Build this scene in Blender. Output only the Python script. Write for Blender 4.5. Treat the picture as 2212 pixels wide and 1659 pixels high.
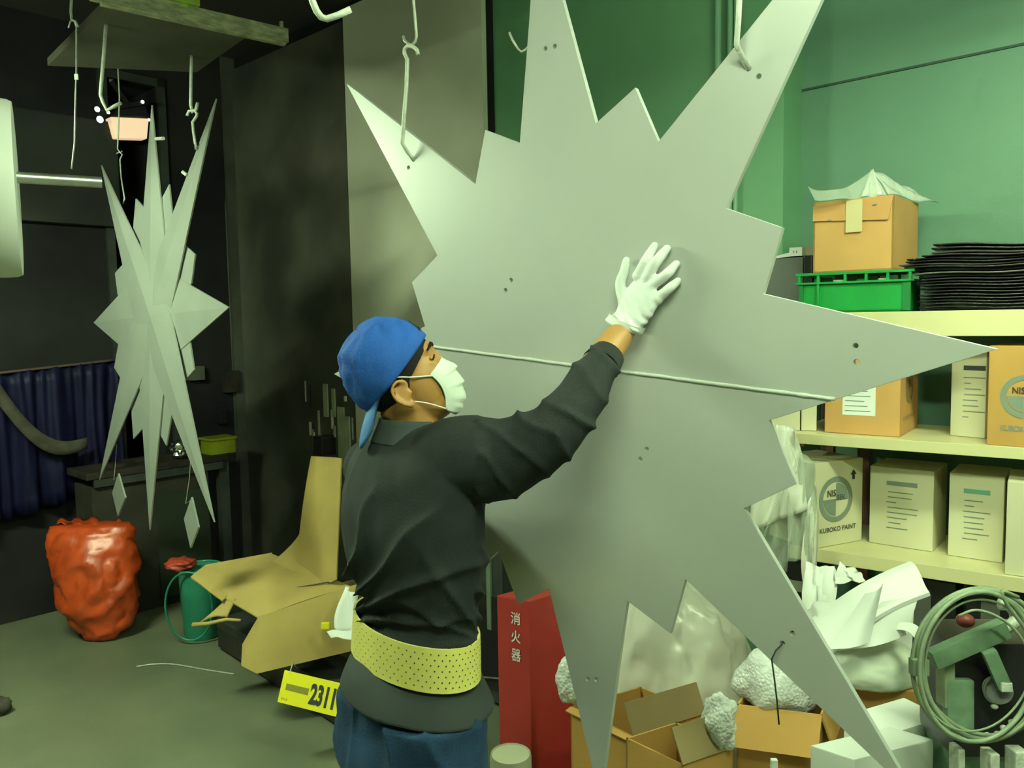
import bpy, bmesh, math, random
from mathutils import Vector, Matrix, noise
R = math.radians
random.seed(7)
for o in list(bpy.data.objects):
    bpy.data.objects.remove(o, do_unlink=True)
SC = bpy.context.scene
COL = SC.collection

# ------------------------------------------------------------------ camera
FPX, CX, CY = 1750.0, 1106.0, 829.5
CAM = Vector((0, 0, 1.70))
PITCH, ROLL = R(4.56), R(1.0)
F0 = Vector((0, math.cos(PITCH), -math.sin(PITCH)))
U0 = Vector((0, math.sin(PITCH), math.cos(PITCH)))
R0 = Vector((1, 0, 0))
CR = R0 * math.cos(ROLL) - U0 * math.sin(ROLL)
CU = U0 * math.cos(ROLL) + R0 * math.sin(ROLL)
cd = bpy.data.cameras.new('camera')
cd.sensor_width = 36.0
cd.lens = 36.0 * FPX / 2212.0
cd.clip_start = 0.02
cam = bpy.data.objects.new('camera', cd)
COL.objects.link(cam)
m = Matrix((CR, CU, -F0)).transposed().to_4x4()
m.translation = CAM
cam.matrix_world = m
SC.camera = cam

# ------------------------------------------------------------------ world, exposure
w = bpy.data.worlds.new('world'); SC.world = w
w.use_nodes = True
w.node_tree.nodes['Background'].inputs[0].default_value = (0.55, 0.75, 0.5, 1)
w.node_tree.nodes['Background'].inputs[1].default_value = 0.02
SC.view_settings.view_transform = 'Standard'
SC.view_settings.look = 'None'
SC.view_settings.gamma = 1.0
SC.view_settings.use_curve_mapping = False
SC.view_settings.exposure = 0.95

# fluorescent luminaires (bare tubes, built with their housings below): centre x, y, z, yaw degrees, tube emission, length, place
LAMP_COL = (0.77, 1.0, 0.63)
LAMPS = [(-2.15, 2.35, 2.50, 30, 195, 1.0, 'over the roll beside the hanging stars'),
         (0.20, 0.15, 2.85, -43, 88, 1.2, 'over the gangway in front of the large star'),
         (1.25, 1.15, 2.75, -43, 84, 1.2, 'over the storage shelves')]

# ------------------------------------------------------------------ pixel helpers
def ray(px, py):
    return F0 + CR * ((px - CX) / FPX) - CU * ((py - CY) / FPX)
def P(px, py, t):
    return CAM + ray(px, py) * t
def hit(px, py, v, D):
    d = ray(px, py); v = Vector(v)
    return CAM + d * ((D - CAM.dot(v)) / d.dot(v))
def hitz(px, py, z):
    d = ray(px, py)
    return CAM + d * ((z - CAM.z) / d.z)
def basis(deg):                       # v: away from the camera, a: to the right, both horizontal
    return Vector((math.sin(R(deg)), math.cos(R(deg)), 0)), Vector((math.cos(R(deg)), -math.sin(R(deg)), 0))
Z = Vector((0, 0, 1))

# ------------------------------------------------------------------ materials
MATS = {}
def mat(name, col, rough=0.6, metal=0.0, var=0.0, vscale=6.0, bump=0.0, bscale=40.0, alpha=1.0, col2=None, emit=None,
        spec=0.5, trans=0.0, sheen=0.0, stretch=None, detail=4.0):
    if name in MATS: return MATS[name]
    m = bpy.data.materials.new(name); m.use_nodes = True
    nt = m.node_tree; b = nt.nodes['Principled BSDF']
    b.inputs['Base Color'].default_value = (*col, 1)
    b.inputs['Roughness'].default_value = rough
    b.inputs['Metallic'].default_value = metal
    b.inputs['Specular IOR Level'].default_value = spec
    b.inputs['Sheen Weight'].default_value = sheen
    tc = nt.nodes.new('ShaderNodeTexCoord')
    src = tc.outputs['Object']
    if stretch:
        mp = nt.nodes.new('ShaderNodeMapping'); mp.inputs['Scale'].default_value = stretch
        nt.links.new(src, mp.inputs['Vector']); src = mp.outputs['Vector']
    if var > 0 or col2:
        n = nt.nodes.new('ShaderNodeTexNoise'); n.inputs['Scale'].default_value = vscale
        n.inputs['Detail'].default_value = detail
        nt.links.new(src, n.inputs['Vector'])
        r = nt.nodes.new('ShaderNodeValToRGB')
        c2 = col2 if col2 else tuple(min(1, c * (1 + var)) for c in col)
        c1 = col if col2 else tuple(c * (1 - var) for c in col)
        r.color_ramp.elements[0].position = 0.35; r.color_ramp.elements[1].position = 0.68
        r.color_ramp.elements[0].color = (*c1, 1); r.color_ramp.elements[1].color = (*c2, 1)
        nt.links.new(n.outputs['Fac'], r.inputs['Fac'])
        nt.links.new(r.outputs['Color'], b.inputs['Base Color'])
    if bump > 0:
        n2 = nt.nodes.new('ShaderNodeTexNoise'); n2.inputs['Scale'].default_value = bscale
        n2.inputs['Detail'].default_value = 3
        nt.links.new(src, n2.inputs['Vector'])
        bp = nt.nodes.new('ShaderNodeBump'); bp.inputs['Strength'].default_value = bump
        bp.inputs['Distance'].default_value = 0.01
        nt.links.new(n2.outputs['Fac'], bp.inputs['Height'])
        nt.links.new(bp.outputs['Normal'], b.inputs['Normal'])
    if trans > 0:
        b.inputs['Transmission Weight'].default_value = trans
    if alpha < 1: b.inputs['Alpha'].default_value = alpha
    if emit:
        b.inputs['Emission Color'].default_value = (*emit[0], 1)
        b.inputs['Emission Strength'].default_value = emit[1]
    MATS[name] = m
    return m

M_silver = mat('silver_paint', (0.56, 0.57, 0.54), 0.40, 0.30, var=0.03, vscale=3, bump=0.02, bscale=300)
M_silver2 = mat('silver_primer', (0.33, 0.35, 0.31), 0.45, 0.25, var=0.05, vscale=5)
M_bead = mat('sealant_bead', (0.72, 0.74, 0.70), 0.45, 0.1, bump=0.3, bscale=60)
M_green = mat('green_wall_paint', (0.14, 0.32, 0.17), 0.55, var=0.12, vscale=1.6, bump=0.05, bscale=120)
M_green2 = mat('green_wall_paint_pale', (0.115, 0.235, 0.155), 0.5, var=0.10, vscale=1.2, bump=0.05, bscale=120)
M_panelL = mat('khaki_sheet_metal', (0.72, 0.71, 0.56), 0.42, 0.1, var=0.10, vscale=1.5, bump=0.03, bscale=80)
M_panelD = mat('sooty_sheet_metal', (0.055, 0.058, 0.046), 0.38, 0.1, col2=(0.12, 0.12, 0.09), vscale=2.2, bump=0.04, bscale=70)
M_shadewall = mat('shade_dark_plaster', (0.012, 0.012, 0.014), 0.75, col2=(0.024, 0.023, 0.022), spec=0.12, vscale=2.0)  # darkness of the unlit bay is put into this plaster colour
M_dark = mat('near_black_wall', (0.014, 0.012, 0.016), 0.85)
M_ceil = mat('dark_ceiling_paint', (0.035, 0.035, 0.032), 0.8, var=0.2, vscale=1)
M_floor = mat('painted_concrete', (0.115, 0.135, 0.085), 0.5, col2=(0.19, 0.20, 0.125), vscale=1.8, bump=0.05, bscale=60, detail=8)
M_steel = mat('bare_steel', (0.55, 0.56, 0.52), 0.35, 0.85, var=0.1, vscale=30)
M_wire = mat('galvanised_wire', (0.50, 0.51, 0.44), 0.45, 0.3, var=0.15, vscale=50)
M_hook = mat('paint_caked_hook', (0.62, 0.64, 0.55), 0.55, 0.1, var=0.15, vscale=40, bump=0.3, bscale=90)
M_dkmetal = mat('dark_painted_steel', (0.045, 0.05, 0.045), 0.5, 0.2, var=0.2, vscale=8, spec=0.2)
M_pipe = mat('green_painted_pipe', (0.20, 0.38, 0.25), 0.4)
M_card = mat('cardboard', (0.60, 0.325, 0.105), 0.8, var=0.07, vscale=5, bump=0.05, bscale=50)
M_card2 = mat('cardboard_worn', (0.43, 0.31, 0.095), 0.8, var=0.14, vscale=3.5, bump=0.08, bscale=30)
M_cardshade_print = mat('cardboard_shade_and_print', (0.28, 0.20, 0.09), 0.85, var=0.08, vscale=6)  # darker copy: shade on raised flaps and covered box put into colour; also print
M_cardY = mat('yellow_cardboard', (0.52, 0.28, 0.07), 0.75, var=0.06, vscale=5)
M_white = mat('white_carton', (0.66, 0.62, 0.42), 0.65, var=0.03, vscale=4)
M_paper = mat('white_paper', (0.85, 0.86, 0.82), 0.7)
M_tape = mat('packing_tape', (0.66, 0.55, 0.30), 0.3, var=0.04)
M_ink = mat('black_ink', (0.03, 0.035, 0.03), 0.6)
M_ink2 = mat('grey_ink', (0.20, 0.24, 0.19), 0.6)
M_ink3 = mat('teal_ink', (0.16, 0.38, 0.27), 0.6)
M_inkY = mat('faded_ink', (0.25, 0.23, 0.03), 0.6)
M_shelf = mat('cream_shelf_enamel', (0.68, 0.62, 0.34), 0.4, var=0.03)
M_post = mat('brown_post', (0.20, 0.10, 0.065), 0.5)
M_crate = mat('green_crate_plastic', (0.008, 0.26, 0.045), 0.38, var=0.08, vscale=8)
M_black = mat('black_plastic', (0.014, 0.012, 0.015), 0.32, spec=0.6)
M_blacksheet = mat('black_sheet_plastic', (0.022, 0.018, 0.022), 0.25, spec=0.7, bump=0.15, bscale=30)
M_greycase = mat('grey_case', (0.115, 0.125, 0.11), 0.5)
M_red = mat('red_cabinet_paint', (0.44, 0.035, 0.03), 0.4, var=0.1, vscale=5)
M_orange = mat('orange_bag_plastic', (0.50, 0.06, 0.010), 0.36, var=0.3, vscale=6, spec=0.6, bump=0.7, bscale=11)
M_teal = mat('teal_plastic', (0.02, 0.20, 0.13), 0.4, var=0.15)
M_yellow = mat('yellow_sign', (0.88, 0.78, 0.02), 0.5)
M_yelgreen = mat('yellow_green_plastic', (0.22, 0.25, 0.01), 0.4, var=0.2)
M_lime = mat('lime_enamel', (0.38, 0.52, 0.06), 0.5, var=0.2, vscale=14)
M_foam = mat('white_foam', (0.90, 0.91, 0.86), 0.6, sheen=0.2)
M_styro = mat('styrofoam', (0.88, 0.90, 0.84), 0.75, bump=0.1, bscale=150)
M_roll = mat('white_paper_roll', (0.88, 0.90, 0.82), 0.5)
M_tarp = mat('blue_tarp', (0.006, 0.006, 0.028), 0.5, spec=0.12, var=0.25, vscale=5)
M_hem = mat('tarp_hem', (0.09, 0.055, 0.045), 0.6)
M_strap = mat('canvas_strap', (0.06, 0.055, 0.042), 0.8, spec=0.12, var=0.2, vscale=20)
M_wood = mat('dirty_board', (0.075, 0.073, 0.05), 0.7, var=0.18, vscale=5)
M_woodrail = mat('weathered_rail', (0.36, 0.36, 0.22), 0.7, var=0.35, vscale=22, stretch=(1, 1, 3))
M_bench = mat('shade_brown_bench', (0.03, 0.024, 0.02), 0.6, spec=0.12, var=0.3, vscale=6)  # brown lowered so the shade of the bay sits in the colour
M_foil = mat('crumpled_foil', (0.8, 0.8, 0.78), 0.18, 1.0)
M_jumper = mat('charcoal_knit', (0.020, 0.024, 0.023), 0.9, var=0.12, vscale=12, bump=0.15, bscale=220, spec=0.25)
M_hemcloth = mat('grey_cotton', (0.035, 0.042, 0.04), 0.9, spec=0.25)
M_jeans = mat('blue_work_trousers', (0.016, 0.045, 0.10), 0.9, var=0.3, vscale=7, bump=0.2, bscale=180, spec=0.25)
M_cap = mat('blue_cap_cloth', (0.014, 0.085, 0.38), 0.8, var=0.10, vscale=9, bump=0.15, bscale=200, spec=0.3)
M_skin = mat('skin', (0.43, 0.215, 0.06), 0.5, var=0.06, vscale=20)
M_hair = mat('black_hair', (0.012, 0.010, 0.009), 0.7, spec=0.15)
M_mask = mat('pale_mask_fabric', (0.78, 0.85, 0.76), 0.75, sheen=0.2)
M_cord = mat('white_elastic', (0.85, 0.82, 0.72), 0.6)
M_glove = mat('white_glove_knit', (0.82, 0.85, 0.82), 0.8, bump=0.12, bscale=260, sheen=0.3)
M_belt = mat('lime_elastic_belt', (0.70, 0.64, 0.16), 0.7, var=0.06, vscale=8)
M_sole = mat('shoe_leather', (0.03, 0.03, 0.03), 0.6)
M_eye = mat('eye_white', (0.8, 0.78, 0.72), 0.2)
M_pump = mat('dusty_green_enamel', (0.16, 0.26, 0.16), 0.55, var=0.25, vscale=12, bump=0.2, bscale=60)
M_hose = mat('grey_green_hose', (0.24, 0.30, 0.19), 0.5, var=0.2, vscale=16)
M_grey = mat('grey_cardboard_tube', (0.26, 0.25, 0.17), 0.8, var=0.12, vscale=12)
M_lampbody = mat('white_luminaire_enamel', (0.8, 0.8, 0.78), 0.4)
M_cream = mat('glowing_cream', (0.7, 0.55, 0.42), 0.5, emit=((1.0, 0.68, 0.42), 0.38))
M_spark = mat('glowing_spot', (0.9, 0.9, 0.9), 0.3, emit=((0.9, 1.0, 0.92), 1.0))

def film_mat(name, col, fac, rough=0.25, bump=0.4, bscale=25):
    m = bpy.data.materials.new(name); m.use_nodes = True
    nt = m.node_tree; b = nt.nodes['Principled BSDF']; out = nt.nodes['Material Output']
    b.inputs['Base Color'].default_value = (*col, 1); b.inputs['Roughness'].default_value = rough
    b.inputs['Specular IOR Level'].default_value = 0.8
    tr = nt.nodes.new('ShaderNodeBsdfTransparent'); tr.inputs[0].default_value = (0.95, 0.97, 0.93, 1)
    mx = nt.nodes.new('ShaderNodeMixShader'); mx.inputs[0].default_value = fac
    tc = nt.nodes.new('ShaderNodeTexCoord'); n = nt.nodes.new('ShaderNodeTexNoise'); n.inputs['Scale'].default_value = bscale
    bp = nt.nodes.new('ShaderNodeBump'); bp.inputs['Strength'].default_value = bump; bp.inputs['Distance'].default_value = 0.01
    nt.links.new(tc.outputs['Object'], n.inputs['Vector']); nt.links.new(n.outputs['Fac'], bp.inputs['Height'])
    nt.links.new(bp.outputs['Normal'], b.inputs['Normal'])
    nt.links.new(tr.outputs[0], mx.inputs[1]); nt.links.new(b.outputs[0], mx.inputs[2]); nt.links.new(mx.outputs[0], out.inputs[0])
    return m
M_film = film_mat('clear_plastic_film', (0.80, 0.84, 0.74), 0.30)
M_bag = film_mat('milky_plastic_bag', (0.92, 0.90, 0.78), 0.85, 0.3, 0.9, 9)
M_bubble = film_mat('bubble_wrap', (0.95, 0.96, 0.93), 0.85, 0.10, 0.5, 30)
_nt = M_bubble.node_tree; _vo = _nt.nodes.new('ShaderNodeTexVoronoi'); _vo.inputs['Scale'].default_value = 110
_bp = [n for n in _nt.nodes if n.type == 'BUMP'][0]; _bp.invert = True; _bp.inputs['Strength'].default_value = 0.4
_tc = [n for n in _nt.nodes if n.type == 'TEX_COORD'][0]
_nt.links.new(_tc.outputs['Object'], _vo.inputs['Vector']); _nt.links.new(_vo.outputs['Distance'], _bp.inputs['Height'])

# ------------------------------------------------------------------ mesh helpers (world-space data: verts, faces)
def join(*ds):
    V, Fc = [], []
    for v, f in ds:
        k = len(V); V += list(v); Fc += [tuple(i + k for i in q) for q in f]
    return V, Fc
def hexa(c, ax, ay, az):              # centre and three half-extent vectors
    c = Vector(c); V = []
    for sz in (-1, 1):
        for sx, sy in ((-1, -1), (1, -1), (1, 1), (-1, 1)):
            V.append(c + ax * sx + ay * sy + az * sz)
    return V, [(3, 2, 1, 0), (4, 5, 6, 7), (0, 1, 5, 4), (1, 2, 6, 5), (2, 3, 7, 6), (3, 0, 4, 7)]
def bevelled(data, wdt, seg=2):
    bm = bmesh.new()
    vs = [bm.verts.new(v) for v in data[0]]
    for f in data[1]: bm.faces.new([vs[i] for i in f])
    bmesh.ops.bevel(bm, geom=list(bm.edges), offset=wdt, segments=seg, affect='EDGES', profile=0.7)
    bm.verts.index_update()
    out = ([v.co.copy() for v in bm.verts], [tuple(v.index for v in f.verts) for f in bm.faces])
    bm.free(); return out
def bar(a, b, wx, wz, up=Z):          # rectangular bar from a to b
    a, b = Vector(a), Vector(b); d = (b - a); s = d.normalized().cross(up)
    if s.length < 1e-4: s = Vector((1, 0, 0))
    s.normalize(); n = s.cross(d.normalized())
    return hexa((a + b) / 2, d / 2, s * wx / 2, n * wz / 2)
def frames(pts):
    n = len(pts); T = []
    for i in range(n):
        d = pts[min(i + 1, n - 1)] - pts[max(i - 1, 0)]
        T.append(d.normalized())
    s = T[0].cross(Z)
    if s.length < 0.05: s = T[0].cross(Vector((1, 0, 0)))
    s.normalize(); out = []
    for t in T:
        s = (s - t * s.dot(t)).normalized()
        out.append((s, t.cross(s)))
    return out
def tube(pts, r, n=8, cap=True):
    pts = [Vector(p) for p in pts]
    rs = r if isinstance(r, (list, tuple)) else [r] * len(pts)
    V, Fc = [], []
    for p, (s, u), q in zip(pts, frames(pts), rs):
        for k in range(n):
            a = 2 * math.pi * k / n
            V.append(p + s * (q * math.cos(a)) + u * (q * math.sin(a)))
    for i in range(len(pts) - 1):
        for k in range(n):
            Fc.append((i * n + k, i * n + (k + 1) % n, (i + 1) * n + (k + 1) % n, (i + 1) * n + k))
    if cap:
        Fc.append(tuple(reversed(range(n)))); Fc.append(tuple(range((len(pts) - 1) * n, len(pts) * n)))
    return V, Fc
def spline(pts, sub=6):
    pts = [Vector(p) for p in pts]; out = []
    ext = [pts[0] * 2 - pts[1]] + pts + [pts[-1] * 2 - pts[-2]]
    for i in range(1, len(ext) - 2):
        a, b, c, d = ext[i - 1:i + 3]
        for k in range(sub):
            t = k / sub
            out.append(0.5 * ((2 * b) + (c - a) * t + (2 * a - 5 * b + 4 * c - d) * t * t + (3 * b - a - 3 * c + d) * t ** 3))
    out.append(pts[-1]); return out
def lerp_list(vals, sub=6):
    out = []
    for i in range(len(vals) - 1):
        for k in range(sub): out.append(vals[i] + (vals[i + 1] - vals[i]) * k / sub)
    out.append(vals[-1]); return out
def loft(rings, n=24, cap=True):      # rings: (centre, axis1, axis2)
    V, Fc = [], []
    for c, a, b in rings:
        for k in range(n):
            t = 2 * math.pi * k / n
            V.append(c + a * math.cos(t) + b * math.sin(t))
    for i in range(len(rings) - 1):
        for k in range(n):
            Fc.append((i * n + k, i * n + (k + 1) % n, (i + 1) * n + (k + 1) % n, (i + 1) * n + k))
    if cap:
        Fc.append(tuple(reversed(range(n)))); Fc.append(tuple(range((len(rings) - 1) * n, len(rings) * n)))
    return V, Fc
def ellipsoid(c, ax, ay, az, nu=20, nv=12):
    c = Vector(c); V = [c + az]; Fc = []
    for j in range(1, nv):
        ph = math.pi * j / nv
        for i in range(nu):
            th = 2 * math.pi * i / nu
            V.append(c + ax * (math.sin(ph) * math.cos(th)) + ay * (math.sin(ph) * math.sin(th)) + az * math.cos(ph))
    V.append(c - az); e = len(V) - 1
    for i in range(nu): Fc.append((0, 1 + i, 1 + (i + 1) % nu))
    for j in range(nv - 2):
        for i in range(nu):
            a = 1 + j * nu + i; b = 1 + j * nu + (i + 1) % nu
            Fc.append((a, a + nu, b + nu, b))
    o = 1 + (nv - 2) * nu
    for i in range(nu): Fc.append((o + i, e, o + (i + 1) % nu))
    return V, Fc
def cyl(a, b, r, n=24, r2=None):
    return tube([a, b], [r, r if r2 is None else r2], n)
def ring(c, ax, ay, r, n=40):         # closed torus; ax, ay span its plane (vectors carry the radii)
    nn = ax.cross(ay).normalized(); V, Fc = [], []; m_ = 8
    for i in range(n):
        t = 2 * math.pi * i / n; d = ax * math.cos(t) + ay * math.sin(t); dn = d.normalized()
        for k in range(m_):
            q = 2 * math.pi * k / m_
            V.append(c + d + dn * (r * math.cos(q)) + nn * (r * math.sin(q)))
    for i in range(n):
        for k in range(m_):
            Fc.append((i * m_ + k, ((i + 1) % n) * m_ + k, ((i + 1) % n) * m_ + (k + 1) % m_, i * m_ + (k + 1) % m_))
    return V, Fc
def prism(poly, nrm, th):             # polygon (front face, world) extruded along nrm by th
    poly = [Vector(p) for p in poly]; n = len(poly)
    off = Vector(nrm).normalized() * th
    V = poly + [p + off for p in poly]
    return V, [tuple(range(n)), tuple(reversed(range(n, 2 * n)))] + [(i, i + n, (i + 1) % n + n, (i + 1) % n) for i in range(n)]
def patch(c00, c10, c11, c01, nu=12, nv=12, fn=None, th=0.003):
    """bent sheet between four corners; fn(u, v) -> offset vector; given thickness"""
    c00, c10, c11, c01 = map(Vector, (c00, c10, c11, c01))
    nrm = (c10 - c00).cross(c01 - c00)
    if nrm.length < 1e-9: nrm = Vector((0, 0, 1))
    nrm.normalize(); top = []
    for j in range(nv + 1):
        for i in range(nu + 1):
            u, v = i / nu, j / nv
            p = (c00 * (1 - u) + c10 * u) * (1 - v) + (c01 * (1 - u) + c11 * u) * v
            if fn: p = p + fn(u, v)
            top.append(p)
    N = len(top); V = top + [p - nrm * th for p in top]; Fc = []
    s = nu + 1
    for j in range(nv):
        for i in range(nu):
            a = j * s + i
            Fc.append((a, a + 1, a + s + 1, a + s)); Fc.append((a + N, a + s + N, a + s + 1 + N, a + 1 + N))
    rim = [i for i in range(s)] + [j * s + nu for j in range(1, nv + 1)] + [nv * s + i for i in range(nu - 1, -1, -1)] + [j * s for j in range(nv - 1, 0, -1)]
    for k in range(len(rim)):
        a, b = rim[k], rim[(k + 1) % len(rim)]
        Fc.append((b, a, a + N, b + N))
    return V, Fc
def blob(c, rx, ry, rz, seed=0, amp=0.2, freq=3.0, sub=4, flat=None, crease=1.0, xa=Vector((1, 0, 0)), ya=Vector((0, 1, 0))):
    bm = bmesh.new(); bmesh.ops.create_icosphere(bm, subdivisions=sub, radius=1)
    V = []
    for v in bm.verts:
        d = v.co.normalized(); q = d * freq + Vector((seed * 7.3, seed * 3.1, seed * 1.7))
        n1 = noise.noise(q); n2 = abs(noise.noise(q * 2.1)); n3 = abs(noise.noise(q * 4.7))
        k = 1 + amp * (n1 + crease * (0.5 - n2) + 0.4 * crease * (0.4 - n3))
        p = Vector(c) + xa * (d.x * rx * k) + ya * (d.y * ry * k) + Z * (d.z * rz * k)
        if flat is not None and p.z < flat: p.z = flat
        V.append(p)
    bm.verts.index_update()
    Fc = [tuple(v.index for v in f.verts) for f in bm.faces]
    bm.free(); return V, Fc
def remesh(datas, vox, smooth=4, disp=None):
    V, Fc = join(*datas)
    me = bpy.data.meshes.new('tmp'); me.from_pydata([tuple(v) for v in V], [], Fc); me.update()
    ob = bpy.data.objects.new('tmp', me); COL.objects.link(ob)
    bm = bmesh.new(); bm.from_mesh(me); bmesh.ops.recalc_face_normals(bm, faces=bm.faces); bm.to_mesh(me); bm.free()
    md = ob.modifiers.new('r', 'REMESH'); md.mode = 'VOXEL'; md.voxel_size = vox; md.use_smooth_shade = True
    if smooth:
        sm = ob.modifiers.new('s', 'SMOOTH'); sm.factor = 0.5; sm.iterations = smooth
    dg = bpy.context.evaluated_depsgraph_get(); dg.update()
    ev = ob.evaluated_get(dg); m2 = ev.to_mesh()
    vs = [v.co.copy() for v in m2.vertices]; fs = [tuple(p.vertices) for p in m2.polygons]
    if disp:
        nr = [v.normal.copy() for v in m2.vertices]
        vs = [v + n * disp(v, n) for v, n in zip(vs, nr)]
    ev.to_mesh_clear()
    bpy.data.objects.remove(ob, do_unlink=True); bpy.data.meshes.remove(me)
    return vs, fs
def wpos(o):
    p = Vector((0, 0, 0))
    while o is not None:
        p += o.location; o = o.parent
    return p
def mk(name, data, material, parent=None, base=None, smooth=False, label=None, flip=True):
    o0 = wpos(parent) if parent is not None else (Vector(base) if base is not None else Vector((0, 0, 0)))
    me = bpy.data.meshes.new(name)
    me.from_pydata([tuple(Vector(v) - o0) for v in data[0]], [], data[1]); me.update()
    if flip:
        bm = bmesh.new(); bm.from_mesh(me); bmesh.ops.recalc_face_normals(bm, faces=bm.faces); bm.to_mesh(me); bm.free()
    if smooth is True:
        for p in me.polygons: p.use_smooth = True
    me.materials.append(material)
    ob = bpy.data.objects.new(name, me); COL.objects.link(ob)
    if smooth == 'auto':
        for p in me.polygons: p.use_smooth = True
        try: me.set_sharp_from_angle(angle=R(40))
        except Exception: pass
    if parent is not None: ob.parent = parent
    else: ob.location = o0
    if label: ob['label'] = label
    return ob
def tag(o, label, cat, group=None):
    o['label'] = label; o['category'] = cat
    if group: o['group'] = group
    return o
def thing(name, label, cat, base, group=None):
    o = bpy.data.objects.new(name, None); o.empty_display_size = 0.05
    COL.objects.link(o); o.location = Vector(base)
    return tag(o, label, cat, group)
def low(data):
    z = min(v[2] for v in data[0]); n = len(data[0])
    return Vector((sum(v[0] for v in data[0]) / n, sum(v[1] for v in data[0]) / n, z))
def solo(name, data, material, label, cat, group=None, smooth=False):
    return tag(mk(name, data, material, base=low(data), smooth=smooth), label, cat, group)
def struct(name, data, material, parent=None, smooth=False):
    o = mk(name, data, material, parent=parent, base=low(data) if parent is None else None, smooth=smooth)
    if parent is None: o['kind'] = 'structure'
    return o
def text(s, org, xd, yd, h, th=0.0008, width=None, bold=0.0):
    """flat lettering as mesh data; org = lower-left corner, h = cap height, width = total width"""
    cu = bpy.data.curves.new('t', 'FONT'); cu.body = s; cu.size = 1.0; cu.extrude = 0.0; cu.offset = bold
    cu.resolution_u = 3
    ob = bpy.data.objects.new('t', cu); COL.objects.link(ob)
    dg = bpy.context.evaluated_depsgraph_get(); dg.update()
    me = bpy.data.meshes.new_from_object(ob.evaluated_get(dg))
    xs = [v.co.x for v in me.vertices]; ys = [v.co.y for v in me.vertices]
    x0, x1, y0, y1 = min(xs), max(xs), min(ys), max(ys)
    sy = h / max(1e-6, y1 - y0); sx = sy if width is None else width / max(1e-6, x1 - x0)
    xd, yd = Vector(xd).normalized(), Vector(yd).normalized(); nn = xd.cross(yd).normalized()
    V = [Vector(org) + xd * ((v.co.x - x0) * sx) + yd * ((v.co.y - y0) * sy) + nn * th for v in me.vertices]
    Fc = [tuple(p.vertices) for p in me.polygons]
    bpy.data.objects.remove(ob, do_unlink=True); bpy.data.meshes.remove(me); bpy.data.curves.remove(cu)
    return V, Fc
def quad(org, xd, yd, w_, h_, th=0.0006):
    xd, yd = Vector(xd).normalized(), Vector(yd).normalized(); nn = xd.cross(yd).normalized()
    c = Vector(org) + xd * w_ / 2 + yd * h_ / 2 + nn * th / 2
    return hexa(c, xd * w_ / 2, yd * h_ / 2, nn * th / 2)

# ================================================================== THE ROOM
VW, AW = basis(43)                    # wall: v away, a right
def W(s, D, z): return AW * s + VW * D + Z * z
def s_of(px, py, D): return hit(px, py, VW, D).dot(AW)
S0 = s_of(517, 700, 2.86)             # left corner of the long wall
S_A = s_of(1045, 300, 2.86); S_M = s_of(752, 400, 2.86)
S_B = s_of(1692, 350, 2.94)
SR, DF, H = 3.6, -3.2, 3.5
def slab(s0, s1, d0, d1, z0, z1):
    return hexa(W((s0 + s1) / 2, (d0 + d1) / 2, (z0 + z1) / 2), AW * (s1 - s0) / 2, VW * (d1 - d0) / 2, Z * (z1 - z0) / 2)
struct('floor', slab(S0 - 2.2, SR, DF, 3.4, -0.1, 0.0), M_floor)
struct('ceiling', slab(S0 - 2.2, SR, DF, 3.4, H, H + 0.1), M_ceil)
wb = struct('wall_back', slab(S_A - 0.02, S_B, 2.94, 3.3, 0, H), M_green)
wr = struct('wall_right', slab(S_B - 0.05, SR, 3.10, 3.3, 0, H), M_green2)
pj = hit(1970, 146, VW, 3.10)
mk('joint_strip', slab(S_B, SR, 3.094, 3.11, pj.z - 0.004, pj.z + 0.004), mat('dark_joint', (0.03, 0.07, 0.045), 0.7), parent=wr)
wp = struct('wall_left', slab(S0, S_A, 2.89, 3.3, 0, H), M_shadewall)
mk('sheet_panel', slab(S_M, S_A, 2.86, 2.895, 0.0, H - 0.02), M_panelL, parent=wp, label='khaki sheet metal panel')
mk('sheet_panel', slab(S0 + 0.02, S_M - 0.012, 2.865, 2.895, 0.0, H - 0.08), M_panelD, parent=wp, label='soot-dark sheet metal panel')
mk('corner_post', slab(S0 - 0.03, S0 + 0.03, 2.80, 2.89, 0, H), mat('sooty_post', (0.06, 0.064, 0.05), 0.5, var=0.2), parent=wp)
# spatter and runs of paint low on the panels
for k in range(26):
    rng = random.Random(100 + k)
    s = S_M - 0.55 + rng.random() * 0.62; z = 0.55 + rng.random() * 0.75
    hh = 0.03 + rng.random() * 0.14
    mk('paint_run', slab(s, s + 0.006 + rng.random() * 0.012, 2.857, 2.8605 if s > S_M - 0.012 else 2.866, z, z + hh),
       [M_panelL, M_wire, M_dkmetal][k % 3], parent=wp)
sv = S_M
runs = mat('pale_paint_run', (0.38, 0.42, 0.28), 0.4, var=0.2, vscale=12)
for (px0, px1, y0, y1) in ((733, 742, 880, 1010), (748, 754, 900, 1000), (700, 706, 830, 900), (718, 722, 840, 900)):
    a = hit(px0, y1, VW, 2.858); b = hit(px1, y0, VW, 2.858)
    mk('paint_run', slab(a.dot(AW), b.dot(AW), 2.855, 2.866, a.z, b.z), runs, parent=wp)
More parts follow.
